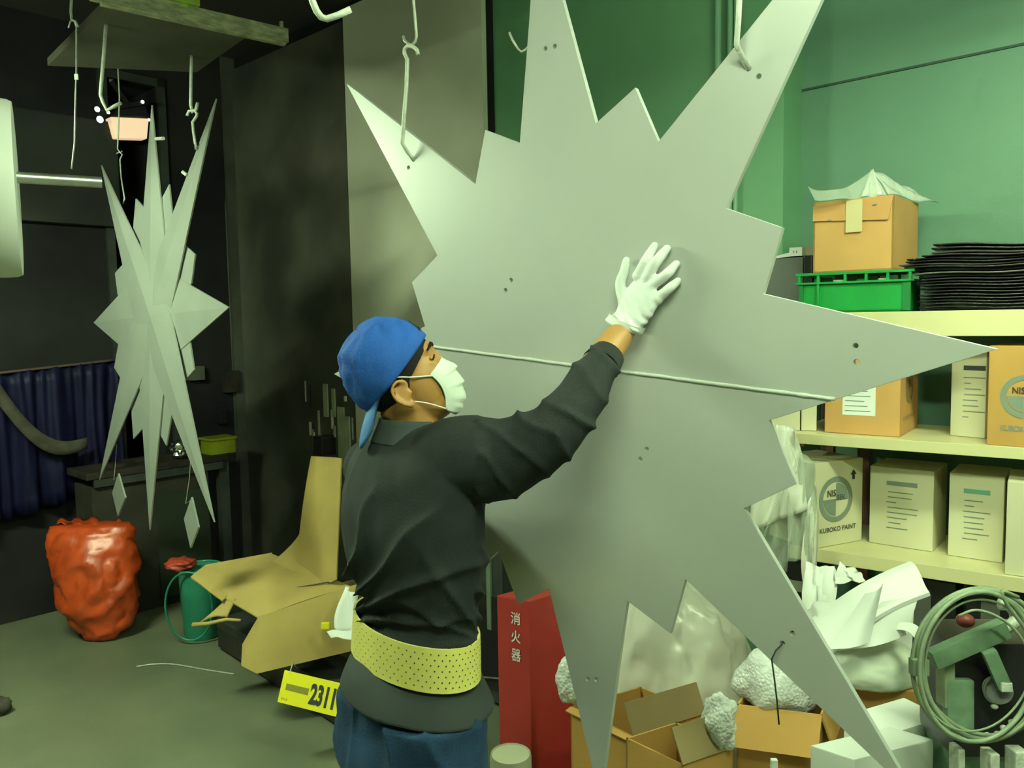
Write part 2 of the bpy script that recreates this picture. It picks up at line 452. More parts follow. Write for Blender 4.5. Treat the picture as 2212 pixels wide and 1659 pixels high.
# far wall with a dark doorway
EW = S0
def far_s(px, py): return hit(px, py, AW, EW)
dA = far_s(250, 600).dot(VW); dB = far_s(356, 600).dot(VW); zt = far_s(300, 182).z
def fslab(d0, d1, z0, z1, e0=EW - 0.12, e1=EW): return slab(e0, e1, d0, d1, z0, z1)
wf = struct('wall_far', join(fslab(DF, dA, 0, H), fslab(dB, 2.9, 0, H), fslab(dA, dB, zt, H)), M_shadewall)
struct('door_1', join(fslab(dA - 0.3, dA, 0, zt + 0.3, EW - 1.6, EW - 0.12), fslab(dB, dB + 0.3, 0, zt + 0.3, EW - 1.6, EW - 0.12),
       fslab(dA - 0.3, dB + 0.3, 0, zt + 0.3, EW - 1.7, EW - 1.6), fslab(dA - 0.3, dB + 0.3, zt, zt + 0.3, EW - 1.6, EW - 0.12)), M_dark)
struct('trim_1', join(fslab(dA - 0.05, dA, 0, zt + 0.05, EW, EW + 0.03), fslab(dB, dB + 0.05, 0, zt + 0.05, EW, EW + 0.03),
       fslab(dA - 0.05, dB + 0.05, zt, zt + 0.05, EW, EW + 0.03)), M_dkmetal)
struct('wall_front', slab(S0 - 0.1, SR, DF - 0.1, DF, 0, H), mat('workshop_wall', (0.42, 0.46, 0.36), 0.7))
struct('wall_side', slab(SR, SR + 0.1, DF, 3.3, 0, H), mat('workshop_wall', (0.42, 0.46, 0.36), 0.7))
# vertical pipes on the green wall
for k, (px, r) in enumerate(((1551, 0.014), (1577, 0.011), (1590, 0.009))):
    q = hit(px, 120, VW, 2.92); s = q.dot(AW)
    tag(mk('wall_pipe', join(cyl(W(s, 2.92, 0.05), W(s, 2.92, H - 0.02), r, 12), slab(s - r * 1.6, s + r * 1.6, 2.905, 2.942, 2.4, 2.43)),
       M_pipe, base=W(s, 2.92, 0.05), smooth='auto'), ['thick green pipe on the green wall behind the upper right spike', 'middle green pipe of three on the green wall', 'thinnest green pipe of three on the green wall'][k], 'pipe', 'conduits on the green wall')
q = hit(500, 600, VW, 2.82); s = q.dot(AW)
solo('wall_conduit', spline([W(s, 2.80, 0.6), W(s, 2.80, 1.8), W(s, 2.80, 2.5), W(s - 0.05, 2.80, 2.9), W(s - 0.06, 2.80, 3.2)], 6) and
     tube(spline([W(s, 2.80, 0.6), W(s, 2.80, 1.8), W(s, 2.80, 2.5), W(s - 0.05, 2.80, 2.9), W(s - 0.06, 2.80, 3.2)], 6), 0.012, 8),
     M_dkmetal, 'dark cable conduit in the corner beside the sooty panel', 'conduit', smooth=True)

# luminaires
for i, (lx, ly, lz, yaw, pw, ln, where) in enumerate(LAMPS):
    xd = Vector((math.cos(R(yaw)), math.sin(R(yaw)), 0)); yd = Vector((-xd.y, xd.x, 0)); c = Vector((lx, ly, lz))
    M_tube = mat('fluorescent_tube_%d' % i, (0.9, 0.95, 0.85), 0.4, emit=(LAMP_COL, pw))
    t = thing('fluorescent_light', 'white twin tube fluorescent light ' + where, 'light', c + Z * 0.02)
    mk('housing', hexa(c + Z * 0.04, xd * ln / 2, yd * 0.09, Z * 0.03), M_lampbody, parent=t)
    for sgn in (-1, 1):
        mk('tube', cyl(c - xd * (ln / 2 - 0.03) + yd * 0.045 * sgn - Z * 0.015, c + xd * (ln / 2 - 0.03) + yd * 0.045 * sgn - Z * 0.015, 0.014, 10), M_tube, parent=t, smooth=True)
        mk('hanger', cyl(c + xd * sgn * 0.4 + Z * 0.07, Vector((lx, ly, H)) + xd * sgn * 0.4, 0.004, 6), M_wire, parent=t)

# ================================================================== LARGE STAR
VS, AS = basis(36); DS = 1.50
def onS(px, py, off=0.0): return hit(px, py, VS, DS - off)
upper = [(855, 738), (918, 705), (890, 610), (945, 552), (748, 180), (1027, 398), (1048, 281), (1123, 309), (1162, -196), (1287, 267),
         (1372, 190), (1422, 307), (1912, -303), (1568, 450), (1690, 492), (1648, 635), (2152, 754), (1805, 862.6)]
lower = [(1805, 862.6), (1660, 908), (1720, 1045), (1606, 1098), (1979, 1725), (1480, 1250), (1448, 1368), (1354, 1297), (1296, 1724),
         (1186, 1271), (1119, 1305), (1077, 1190), (838, 1400), (925, 1030), (850, 990), (905, 905), (722, 808), (855, 738)]
holesU = [(882, 362), (893, 345), (1178, 105), (1198, 100), (1617, 148), (1639, 165), (1104, 605), (1092, 627), (1848, 747), (1850, 782)]
holesL = [(1397, 970), (1383, 992), (1690, 1390), (1712, 1368), (1270, 1467), (1288, 1468)]
def plate(poly, holes, v, a, D, th, hr=0.0055):
    """flat plate with drilled holes from pixel outline on a vertical plane, via a filled 2D curve"""
    cu = bpy.data.curves.new('p', 'CURVE'); cu.dimensions = '2D'; cu.fill_mode = 'BOTH'; cu.extrude = th / 2
    cu.bevel_depth = 0.0006; cu.bevel_resolution = 0
    def add(pts):
        sp = cu.splines.new('POLY'); sp.points.add(len(pts) - 1)
        for p, (x, y) in zip(sp.points, pts): p.co = (x, y, 0, 1)
        sp.use_cyclic_u = True
    add([(hit(x, y, v, D).dot(a), hit(x, y, v, D).z) for x, y in poly])
    for hx, hy in holes:
        c = hit(hx, hy, v, D); add([(c.dot(a) + hr * math.cos(k * math.pi / 8), c.z + hr * math.sin(k * math.pi / 8)) for k in range(16)])
    ob = bpy.data.objects.new('p', cu); COL.objects.link(ob)
    dg = bpy.context.evaluated_depsgraph_get(); dg.update()
    me = bpy.data.meshes.new_from_object(ob.evaluated_get(dg))
    V = [a * p.co.x + v * (D + th / 2 + 0.0006 - p.co.z) + Z * p.co.y for p in me.vertices]
    Fc = [tuple(p.vertices) for p in me.polygons]
    bpy.data.objects.remove(ob, do_unlink=True); bpy.data.meshes.remove(me)
    return V, Fc
star = thing('star_panel', 'large silver eight-pointed star panel being wiped by the worker', 'star panel', onS(1296, 1724))
mk('upper_plate', plate(upper, holesU, VS, AS, DS, 0.012), M_silver, parent=star)
mk('lower_plate', plate(lower, holesL, VS, AS, DS, 0.012), M_silver, parent=star)
sp_ = []
for k in range(60):
    u = k / 59; px = 856 + (1803 - 856) * u; py = 738.5 + 0.131 * (px - 856) + 1.2 * noise.noise(Vector((k * 0.6, 3.3, 0)))
    sp_.append(onS(px, py, 0.001))
mk('seam_bead', tube(sp_, [0.0036 + 0.0012 * noise.noise(Vector((k * 0.9, 0, 7))) for k in range(60)], 8), M_bead, parent=star, smooth=True)

# ================================================================== SMALL (FARTHER) STAR of overlapping blades
V2, A2 = basis(46); D2 = hit(323, 679, V2, 0).dot(V2) or 0
_p = P(323, 679, 3.6); D2 = _p.dot(V2)
def on2(px, py, off=0.0): return hit(px, py, V2, D2 - off)
star2 = thing('star_panel', 'silver star panel of overlapping ridged blades hanging in the dark bay', 'star panel', on2(322.6, 1145))
def blade(pts, layer, ridge=None, rh=0.008, th=0.006):
    off = 0.0035 * layer
    out = [on2(x, y, off) for x, y in pts]; n = len(out)
    back = [p + V2 * th for p in out]
    if ridge is None:
        c = sum(out, Vector()) / n - V2 * rh
        V = out + back + [c]; Fc = [(i, (i + 1) % n, 2 * n) for i in range(n)]
    else:                            # ridge runs between the two tips pts[0] and pts[2]
        V = out + back
        mid = (out[0] + out[2]) / 2
        mid = on2(323, 681, off + rh) if layer > 1 else mid - V2 * rh
        V.append(mid); Fc = [(i, (i + 1) % n, 2 * n) for i in range(n)]
    Fc += [tuple(range(2 * n - 1, n - 1, -1))] + [(i, i + n, (i + 1) % n + n, (i + 1) % n) for i in range(n)]
    return V, Fc
smalls = [[(293, 429), (335, 475), (335, 700), (272, 665)], [(365, 398), (390, 640), (330, 700), (318, 490)],
          [(288, 948), (330, 900), (330, 700), (277, 800)], [(359, 963), (320, 890), (330, 700), (390, 780)],
          [(421, 550), (413, 612), (330, 690), (375, 508)], [(410, 739), (419, 799), (390, 832), (330, 690)],
          [(255, 744), (246.5, 794), (262, 820), (330, 690)], [(264, 572), (248, 590), (254, 637), (330, 690)]]
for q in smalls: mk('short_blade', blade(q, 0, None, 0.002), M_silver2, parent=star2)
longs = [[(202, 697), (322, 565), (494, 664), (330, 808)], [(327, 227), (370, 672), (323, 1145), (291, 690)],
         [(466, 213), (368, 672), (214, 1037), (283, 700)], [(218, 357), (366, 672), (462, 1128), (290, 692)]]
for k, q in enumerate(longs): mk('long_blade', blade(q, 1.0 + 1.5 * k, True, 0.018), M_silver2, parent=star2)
for (x0, y0, x1, y1) in ((337, 300, 353, 299), (403, 378, 394, 371)):
    mk('pin', cyl(on2(x0, y0, 0.02), on2(x1, y1, 0.03), 0.007, 8), M_hook, parent=star2)
# small diamonds hung under it
for k, (pts, wtop) in enumerate(((((255, 1023), (270, 1075), (254, 1115), (242, 1064)), (254, 985)), (((413, 1074), (428, 1139), (411, 1184), (397, 1121)), (414, 1015)))):
    t = thing('diamond_pendant', ['small silver diamond plate on a wire below the left lower blade of the far star',
              'larger silver diamond plate on a wire below the right lower blade of the far star'][k], 'pendant', on2(*pts[2]))
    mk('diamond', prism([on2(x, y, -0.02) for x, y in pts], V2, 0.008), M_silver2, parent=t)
    top = pts[0]; mk('hanging_wire', tube([on2(wtop[0] - 2, wtop[1] - 25, -0.025), on2(wtop[0] - 5, wtop[1] + 20, -0.025), on2(pts[3][0] + 4, top[1] + 14, -0.024), on2(top[0], top[1] + 6, -0.022)], 0.0016, 6), M_wire, parent=t)

# ================================================================== HOOKS AND OVERHEAD RAIL
rail = thing('overhead_rail', 'dark overhead conveyor rail carrying the hooks above the stars', 'rail', VS * 1.46 + AS * 1.2 + Z * 3.2)
ra, rb = VS * 1.40 + AS * 1.2 + Z * 3.22, VS * 1.40 - AS * 3.3 + Z * 3.22
mk('beam', bar(ra, rb, 0.05, 0.03), M_dkmetal, parent=rail)
for k in range(4):
    q = ra.lerp(rb, (k + 0.5) / 4); mk('drop_rod', cyl(q + Z * 0.015, Vector((q.x, q.y, H)), 0.008, 8), M_dkmetal, parent=rail)
def hookline(name, pts, r, label, material=M_hook, sub=1, group=None):
    return solo(name, tube(pts if sub == 1 else spline(pts, sub), r, 8), material, label, 'hook', group, smooth=True)
def up_to_rail(px, py, t):            # continue vertically above the frame to rail height
    p = P(px, py, t); return Vector((p.x, p.y, 3.21))
# near thick hook
tH = 1.45
hookline('conveyor_hook', [up_to_rail(668, -20, tH), P(668, -20, tH), P(676, 5, tH), P(684, 24, tH), P(694, 37, tH), P(706, 41, tH), P(730, 33, tH), P(758, 20, tH)], 0.0062,
         'thick paint-caked hook with an empty bent end, hanging before the sooty panel')
# upper hook + S-hook on the top-left spike
def PB(x, y): return onS(x, y, 0.03)
q_ = PB(892, -15)
hookline('conveyor_hook', [Vector((q_.x, q_.y, 3.21)), q_, PB(897, 40), PB(900, 78), PB(897, 90), PB(890, 97), PB(882, 95), PB(874, 88), PB(871, 78)], 0.0035,
         'thin bent hook from which the upper left spike of the large star hangs', M_wire)
hookline('s_hook', [PB(903, 118), PB(901, 108), PB(893, 101), PB(881, 99), PB(874, 106), PB(874, 116), PB(880, 128), PB(878, 190), PB(873, 250),
         onS(869, 310, 0.026), onS(880, 328, 0.014), onS(893, 345, 0.0), onS(899, 341, -0.03)], 0.0048, 'long straight hook through the hole of the upper left star spike')
# hook behind the top spike
tC = 1.98
hookline('conveyor_hook', [up_to_rail(1149, -15, tC), P(1149, -15, tC), P(1145, 60, tC), P(1143, 98, tC), P(1134, 108, tC), P(1126, 112, tC), P(1119, 106, tC), P(1108, 88, tC), P(1100, 70, tC)], 0.003,
         'thin empty hook hanging beside the top spike of the large star', M_wire)
# hook in the top-right spike
hookline('conveyor_hook', [Vector((P(1598, -20, 1.44).x, P(1598, -20, 1.44).y, 3.21)), onS(1598, -20, 0.05), onS(1595, 45, 0.045), onS(1591, 96, 0.035), onS(1603, 122, 0.016), onS(1616, 147, 0.0), onS(1620, 146, -0.03)], 0.0052,
         'straight hook holding the upper right spike of the large star')
# wire through the lower right spike
hookline('tie_wire', [onS(1690, 1390, -0.01), onS(1688, 1393, 0.004), onS(1676, 1405, 0.012), onS(1667, 1424, 0.015), onS(1672, 1460, 0.016), onS(1678, 1510, 0.018), onS(1683, 1565, 0.02)], 0.0016,
         'thin tie wire dangling from the lower right spike of the large star', M_dkmetal)
# hooks of the far star
zBd = 2.75
_h = hitz(229, 52, zBd); tD = (_h - CAM).dot(F0)
hookline('conveyor_hook', [_h, P(224, 120, tD), P(217, 205, tD), P(222, 220, tD), P(231, 238, tD), P(246, 230, tD), P(262, 222, tD)], 0.0062,
         'empty hook with an upturned end under the hanging board')
_h = hitz(414, 120, zBd); tE = (_h - CAM).dot(F0)
hookline('conveyor_hook', [_h, P(413, 150, tE), P(412, 228, tE), P(416, 243, tE), P(423, 238, tE), P(427, 222, tE)], 0.0062,
         'hook under the hanging board from which the far star hangs')
hookline('s_hook', [P(404, 250, tE), P(408, 240, tE), P(420, 238, tE), P(426, 246, tE), P(424, 252, tE), P(416, 264, tE), P(418, 285, tE), on2(422, 312, 0.03), on2(424, 322, 0.02)], 0.0058,
         'short curly hook linking the right upper blade of the far star')
tG = 3.9
hookline('conveyor_hook', [up_to_rail(258, 200, tG), P(258, 210, tG), P(256, 280, tG), P(254, 322, tG), P(260, 330, tG), P(264, 326, tG)], 0.0035, 'thin dim hook above the left upper blade of the far star', M_wire)
hookline('s_hook', [P(252, 332, tG), P(258, 328, tG), P(264, 334, tG), P(259, 345, tG), P(262, 385, tG), on2(269, 430, -0.02), on2(266, 440, -0.02)], 0.0035, 'thin dim hook link into the left upper blade of the far star', M_wire)
tI = 2.6
hookline('conveyor_hook', [up_to_rail(155, -15, tI), P(155, -15, tI), P(153, 25, tI), P(155, 42, tI), P(163, 46, tI), P(168, 58, tI)], 0.0045, 'dim hook beside the hanging board at the dark end of the rail', M_wire)
hookline('tie_wire', [P(148, 60, tI), P(152, 46, tI), P(160, 44, tI), P(165, 60, tI), P(165, 160, tI), P(164, 180, tI), P(162, 270, tI), P(161, 310, tI), P(157, 345, tI), P(155, 365, tI)],
         0.0026, 'long thin wire hanging down over the steel shaft of the roll', M_wire)
solo('wire_tag', bevelled(hexa(P(165, 166, tI - 0.005), Vector((0.006, 0, 0)), Vector((0, 0.002, 0)), Z * 0.009), 0.001), M_paper, 'tiny white tag on the long thin wire', 'tag')

# hanging board at the top left
zB = 2.75
fl, fr, br, bl = hitz(232, 14, zB), hitz(532, 80, zB), hitz(425, 156, zB), hitz(103, 142, zB)
tray = thing('hanging_board', 'dirty board hung flat under the ceiling with a weathered rail along its edge', 'board', (fl + br) / 2)
mk('board', prism([fl, fr, br, bl], Z, 0.03), M_wood, parent=tray)
e = (fr - fl).normalized()
mk('edge_rail', join(bar(fl - e * 0.05 + Z * 0.035, fr + e * 0.16 + Z * 0.035, 0.03, 0.05)), M_woodrail, parent=tray, label='weathered yellowish rail')
mk('edge_rail', bar(fl - e * 0.02 + Z * 0.005, fr + e * 0.15 + Z * 0.005, 0.022, 0.012), M_woodrail, parent=tray, label='weathered yellowish rail')
gq = fl.lerp(fr, 0.52)
mk('bracket', join(bar(gq + Z * 0.05, gq + Z * 0.74, 0.045, 0.03), hexa(gq + Z * 0.10, e * 0.05, e.cross(Z) * 0.03, Z * 0.04)), M_lime, parent=tray, label='lime green bracket')
gb = bl.lerp(br, 0.5); mk('hanger_rod', cyl(gb + Z * 0.02, Vector((gb.x, gb.y, H)), 0.008, 8), M_dkmetal, parent=tray)
mk('edge_peg', cyl(fr + e * 0.14 + Z * 0.05, fr + e * 0.14 + Z * 0.085, 0.008, 8), M_woodrail, parent=tray)

# ================================================================== ROLL AT THE LEFT EDGE
tR = 1.6; rc = P(38, 411, tR); rr = 189 * tR / FPX
xl = Vector((0.87, 0.49, 0.0)).normalized()
roll = thing('paper_roll', 'big white roll on a steel shaft at the dark left side', 'roll', rc - Z * rr - xl * 0.3)
nrl = 48
sect = [(-0.55, rr * 0.99), (-0.54, rr), (-0.10, rr), (-0.03, rr * 0.995), (-0.008, rr * 0.985), (0.0, rr * 0.965), (0.0, 0.05)]
yv = xl.cross(Z).normalized(); zv = yv.cross(xl)
mk('roll_body', loft([(rc + xl * x, yv * r_, zv * r_) for x, r_ in sect], nrl), M_roll, parent=roll, smooth='auto')
sc_ = P(48, 377, tR) ; 
mk('shaft', cyl(rc - xl * 0.60 + Z * 0.025, rc + xl * 0.15 + Z * 0.025, 0.0115, 20), M_steel, parent=roll, smooth='auto')
mk('stand', join(bar(rc - xl * 0.62 + Z * 0.03, Vector((rc.x, rc.y, 0)) - xl * 0.62, 0.05, 0.05), bar(Vector((rc.x, rc.y - 0.25, 0.02)) - xl * 0.62, Vector((rc.x, rc.y + 0.25, 0.02)) - xl * 0.62, 0.05, 0.04)), M_dkmetal, parent=roll)

# ================================================================== DARK BAY (far left)
# sheet metal hood on the far wall
h0, h1 = far_s(-40, 400).dot(VW), far_s(246, 400).dot(VW)
hz0, hz1 = far_s(140, 486).z, far_s(140, 255).z
solo('extraction_hood', bevelled(slab(EW + 0.005, EW + 0.09, h0, h1, hz0, hz1), 0.01), mat('hood_metal', (0.034, 0.035, 0.032), 0.5, spec=0.12, var=0.25, vscale=2),
     'dull grey extraction hood on the far wall behind the steel shaft', 'hood')
# cream box and small spots at the doorway, with a glow of their own
il = thing('glowing_cream_box', 'glowing cream box with a black housing in the dark doorway', 'lamp', hit(285, 300, AW, EW + 0.1))
qa = lambda x, y, d=0.0: hit(x, y, AW, EW + 0.14 + d)
mk('cream_box', bevelled(prism([qa(238, 252), qa(322, 256), qa(318, 300), qa(250, 298)], -AW, 0.08), 0.01), M_cream, parent=il)
mk('housing', bevelled(prism([qa(262, 218), qa(312, 218), qa(324, 256), qa(240, 252)], -AW, 0.12), 0.01), M_black, parent=il)
for (x, y, r_) in ((210, 236, 0.016), (234, 243, 0.010), (216, 258, 0.02), (308, 220, 0.011), (322, 259, 0.009)):
    c = hit(x, y, AW, EW + 0.215); mk('bright_spot', ellipsoid(c, AW * 0.006, VW * r_, Z * r_, 12, 8), M_spark, parent=il, smooth=True)
mk('box_arm', join(bar(hit(210, 236, AW, EW + 0.20), hit(312, 222, AW, EW + 0.20), 0.02, 0.02), bar(hit(216, 258, AW, EW + 0.20), hit(210, 225, AW, EW + 0.20), 0.02, 0.02), bar(hit(240, 175, AW, EW + 0.20), hit(280, 230, AW, EW + 0.20), 0.02, 0.02), bar(hit(240, 175, AW, EW + 0.20), hit(240, 175, AW, EW + 0.0), 0.02, 0.02)), M_black, parent=il)
# blue tarp curtain with a strap
ta = Vector(hit(-60, 812, AW, EW + 0.14)); tb = Vector(hit(252, 777, AW, EW + 0.055))
tarp = thing('tarp_curtain', 'dark blue tarpaulin curtain with a pale hem in the dark bay', 'tarp', (ta + tb) / 2 - Z * (0.95))
def tf(u, v): return AW * (0.03 * math.sin(u * 26 + 2.5 * noise.noise(Vector((u * 5, v, 0)))) * (0.3 + v) + 0.012 * math.sin(u * 71 + 1 + 3 * noise.noise(Vector((u * 9, 2, v)))))
mk('sheet', patch(ta, tb, tb - Z * 0.75, ta - Z * 0.85, 60, 10, tf, 0.004), M_tarp, parent=tarp, smooth=True)
mk('hem', tube([ta.lerp(tb, k / 10) + AW * 0.012 for k in range(11)], 0.008, 8), M_hem, parent=tarp, smooth=True)
mk('strap', patch(*[hit(x, y, AW, EW + 0.22) for x, y in ((-20, 800), (-20, 850), (190, 968), (188, 945))], 2, 14,
   lambda u, v: -Z * 0.16 * math.sin(math.pi * v) * 1.0, 0.006), M_strap, parent=tarp, smooth=True, label='slack canvas strap')
tp = ta.lerp(tb, 0.5)
mk('curtain_wire', cyl(ta - (tb - ta) * 0.2 + AW * 0.01, tb + (tb - ta) * 0.08 + AW * 0.01, 0.004, 6), M_wire, parent=tarp)
# bench with clutter
_y = 1320
while hitz(213, _y, 0.0).dot(AW) < EW + 0.44 and _y < 1450: _y += 1
bcA = hitz(213, _y, 0.0)
_lo, _hi = 0.0, 4.0
for _ in range(40):
    L = (_lo + _hi) / 2; _d = bcA + VW * L - CAM
    if CX + _d.dot(CR) / _d.dot(F0) * FPX < 500: _lo = L
    else: _hi = L
bcB = bcA + VW * L
dx, dy = VW.copy(), -AW
bz = P(300, 1003, (bcA - CAM).dot(F0) + 0.2).z
bench = thing('workbench', 'dark workbench with a dirty top in the back corner', 'bench', (bcA + bcB) / 2)
cc = (bcA + bcB) / 2 + dy * 0.15
mk('top', bevelled(hexa(Vector((cc.x, cc.y, bz - 0.02)), dx * (L / 2 + 0.02), dy * 0.155, Z * 0.02), 0.004), M_bench, parent=bench)
mk('cabinet', hexa(Vector((cc.x, cc.y, (bz - 0.09) / 2)) - dx * 0.05, dx * (L / 2 - 0.06), dy * 0.13, Z * (bz - 0.09) / 2), mat('grey_brown_panel', (0.036, 0.033, 0.026), 0.55, spec=0.12, var=0.25, vscale=4), parent=bench)
mk('drawer', hexa(Vector((cc.x, cc.y, bz - 0.065)) - dy * 0.145, dx * (L / 2 - 0.02), dy * 0.012, Z * 0.022), M_dkmetal, parent=bench)
mk('leg', hexa(Vector((bcB.x, bcB.y, (bz - 0.04) / 2)) + dy * 0.05, dx * 0.03, dy * 0.03, Z * (bz - 0.04) / 2), M_dkmetal, parent=bench)
mk('cabinet_door', hexa(Vector((cc.x, cc.y, bz * 0.42)) - dy * 0.14 + dx * 0.12, dx * 0.16, dy * 0.008, Z * bz * 0.36), mat('dim_green_panel', (0.028, 0.036, 0.024), 0.5, spec=0.12), parent=bench)
def onbench(px, d): 
    q = hit(px, 1000, dy, cc.dot(dy) - d); return Vector((q.x, q.y, bz))
b0 = onbench(473, 0.07)
yt = thing('parts_tray', 'yellow-green plastic tray on the end of the dark workbench', 'tray', b0)
mk('tray_body', bevelled(hexa(b0 + Z * 0.05, dx * 0.085, dy * 0.07, Z * 0.05), 0.012), M_yelgreen, parent=yt, smooth='auto')
mk('tray_rim', bevelled(hexa(b0 + Z * 0.098, dx * 0.093, dy * 0.078, Z * 0.008), 0.004), M_yelgreen, parent=yt)
b1 = onbench(388, 0.09)
solo('foil_ball', blob(b1 + Z * 0.062, 0.05, 0.05, 0.055, 3, 0.25, 2.5, 3), M_foil, 'shiny crumpled foil ball on the dark workbench', 'foil ball')
b2 = onbench(496, -0.09)
solo('small_tin', cyl(b2, b2 + Z * 0.05, 0.035, 20), M_paper, 'small pale tin at the back of the dark workbench', 'tin', smooth='auto')
for k, (px, d, ln, yw) in enumerate(((425, -0.06, 0.22, 0.05), (430, -0.06, 0.16, -0.15), (310, -0.03, 0.24, 0.1), (262, 0.07, 0.14, 0.2))):
    q = onbench(px, d) + Z * (0.012 if k != 1 else 0.036); ex = (dx * math.cos(yw) + dy * math.sin(yw))
    solo('wood_offcut', hexa(q, ex * ln / 2, ex.cross(Z) * 0.03, Z * 0.011), M_bench, ['dark wooden offcut at the back of the workbench behind the tray', 'dark wooden offcut lying across another beside the tray', 'long dark wooden offcut behind the far star on the workbench', 'short dark wooden offcut at the tarpaulin end of the workbench'][k], 'offcut', 'offcuts on the workbench')
# dim wall bits by the bench: small box and a switch plate
for k, (x0, y0, x1, y1, mm) in enumerate(((405, 790, 436, 822, M_wood), (482, 800, 512, 848, M_bench), (470, 880, 484, 915, M_black))):
    a = hit(x0, y1, VW, 2.79) if False else hit(x0, y1, AW, EW + 0.02); b = hit(x1, y0, AW, EW + 0.02)
    solo('wall_box', bevelled(slab(EW + 0.003, EW + 0.06, min(a.dot(VW), b.dot(VW)), max(a.dot(VW), b.dot(VW)), a.z, b.z), 0.004), mm,
         ['small dull board on the wall beside the far star', 'square brown junction box near the corner post', 'small black switch box under the junction box'][k], 'box')
q = hit(697, 962, VW, 2.80)
solo('wall_bracket', bevelled(slab(q.dot(AW) - 0.05, q.dot(AW) + 0.045, 2.76, 2.87, q.z - 0.06, q.z + 0.06), 0.015), M_black, 'small black fitting on the panel above the upright cardboard', 'fitting')

# orange bag
og = hitz(228, 1368, 0.0)
ot = (og - CAM).dot(F0)
def bagring(px0, px1, y, dd): 
    a, b = P(px0, y, ot), P(px1, y, ot); c = (a + b) / 2; hw = (b - a).length / 2
    return c + Vector((0, -0.07, 0)), Vector((hw, 0, 0)), Vector((0, hw * dd, 0))
rgs = [bagring(205, 262, 1369, 0.6), bagring(178, 285, 1345, 0.7), bagring(152, 300, 1300, 0.75), bagring(140, 305, 1250, 0.75), bagring(134, 304, 1210, 0.72), bagring(127, 300, 1170, 0.65), bagring(122, 295, 1140, 0.5), bagring(125, 290, 1126, 0.35)]
V, Fc = loft([(lambda p: p)(r_) for r_ in rgs], 56)
rr_ = []
for i in range(len(rgs) - 1):
    for k in range(6):
        t = k / 6; rr_.append(tuple(rgs[i][j].lerp(rgs[i + 1][j], t) for j in range(3)))
rr_.append(rgs[-1]); V, Fc = loft(rr_, 72)
V = [v + (v - Vector((og.x, og.y - 0.07, v.z))).normalized() * (0.02 * noise.noise(v * 4) + 0.020 * (1 - abs(noise.noise(v * 5 + Vector((3, 1, 2))))) ** 7 - 0.020 * (1 - abs(noise.noise(v * 7))) ** 7 + 0.008 * (1 - abs(noise.noise(v * 15))) ** 6) + Z * 0.01 * noise.noise(v * 9) for v in V]
V = [Vector((v.x, v.y, max(v.z, 0.001))) for v in V]
ob_ = thing('rubbish_bag', 'orange plastic rubbish bag standing on the floor by the workbench', 'bag', og)
mk('bag_body', (V, Fc), M_orange, parent=ob_, smooth=True)
top = P(210, 1128, ot)
mk('bag_mouth', patch(P(122, 1132, ot - 0.05), P(225, 1140, ot - 0.10), P(215, 1118, ot + 0.02), P(125, 1122, ot + 0.05), 10, 4, lambda u, v: Z * 0.012 * math.sin(u * 17), 0.002), M_orange, parent=ob_, smooth=True)
mk('bag_ear', patch(P(230, 1142, ot - 0.08), P(270, 1165, ot - 0.1), P(292, 1150, ot - 0.02), P(255, 1122, ot), 8, 8, lambda u, v: Z * 0.01 * math.sin(u * 9 + v * 7), 0.002), M_orange, parent=ob_, smooth=True)

solo('floor_wire', tube(spline([hitz(295, 1440, 0.004), hitz(330, 1435, 0.004), hitz(375, 1435, 0.004), hitz(440, 1446, 0.004), hitz(505, 1456, 0.004)], 5), 0.004, 6), M_wire,
     'thin dull wire lying on the floor in front of the orange bag', 'wire', smooth=True)
q = hitz(0, 1542, 0.0)
solo('plaster_lump', blob(q + Z * 0.035, 0.045, 0.04, 0.04, 51, 0.2, 2, 3, flat=0.0), M_strap, 'pale lump on the floor at the edge of the dark bay', 'lump', smooth=True)

# teal drum + hoop + orange-red lump
tg = hitz(400, 1392, 0.0); tt = (tg - CAM).dot(F0); th_ = P(405, 1236, tt).z
drum = thing('teal_bin', 'teal plastic bin with a hoop handle between the orange bag and the cardboard', 'bin', tg + Vector((0, 0.1, 0)))
cD = tg + Vector((0.05, 0.12, 0))
mk('bin_body', loft([(cD + Z * z_, Vector((r_, 0, 0)), Vector((0, r_, 0))) for z_, r_ in ((0, 0.085), (0.02, 0.095), (th_ * 0.55, 0.105), (th_ - 0.02, 0.11), (th_, 0.112), (th_ - 0.01, 0.10))], 32), M_teal, parent=drum, smooth='auto')
mk('hoop', ring(P(408, 1310, tt - 0.03), CR * 0.125, Z * 0.185, 0.006), M_teal, parent=drum, smooth=True)
mk('rim', ring(cD + Z * th_, Vector((0.112, 0, 0)), Vector((0, 0.112, 0)), 0.008), M_teal, parent=drum, smooth=True)
solo('work_glove', blob(P(388, 1218, tt + 0.05), 0.075, 0.06, 0.030, 8, 0.3, 2.2, 4), mat('orange_red_rubber', (0.40, 0.045, 0.02), 0.5), 'orange-red rubber lump lying on the teal bin', 'rubber lump', smooth=True)

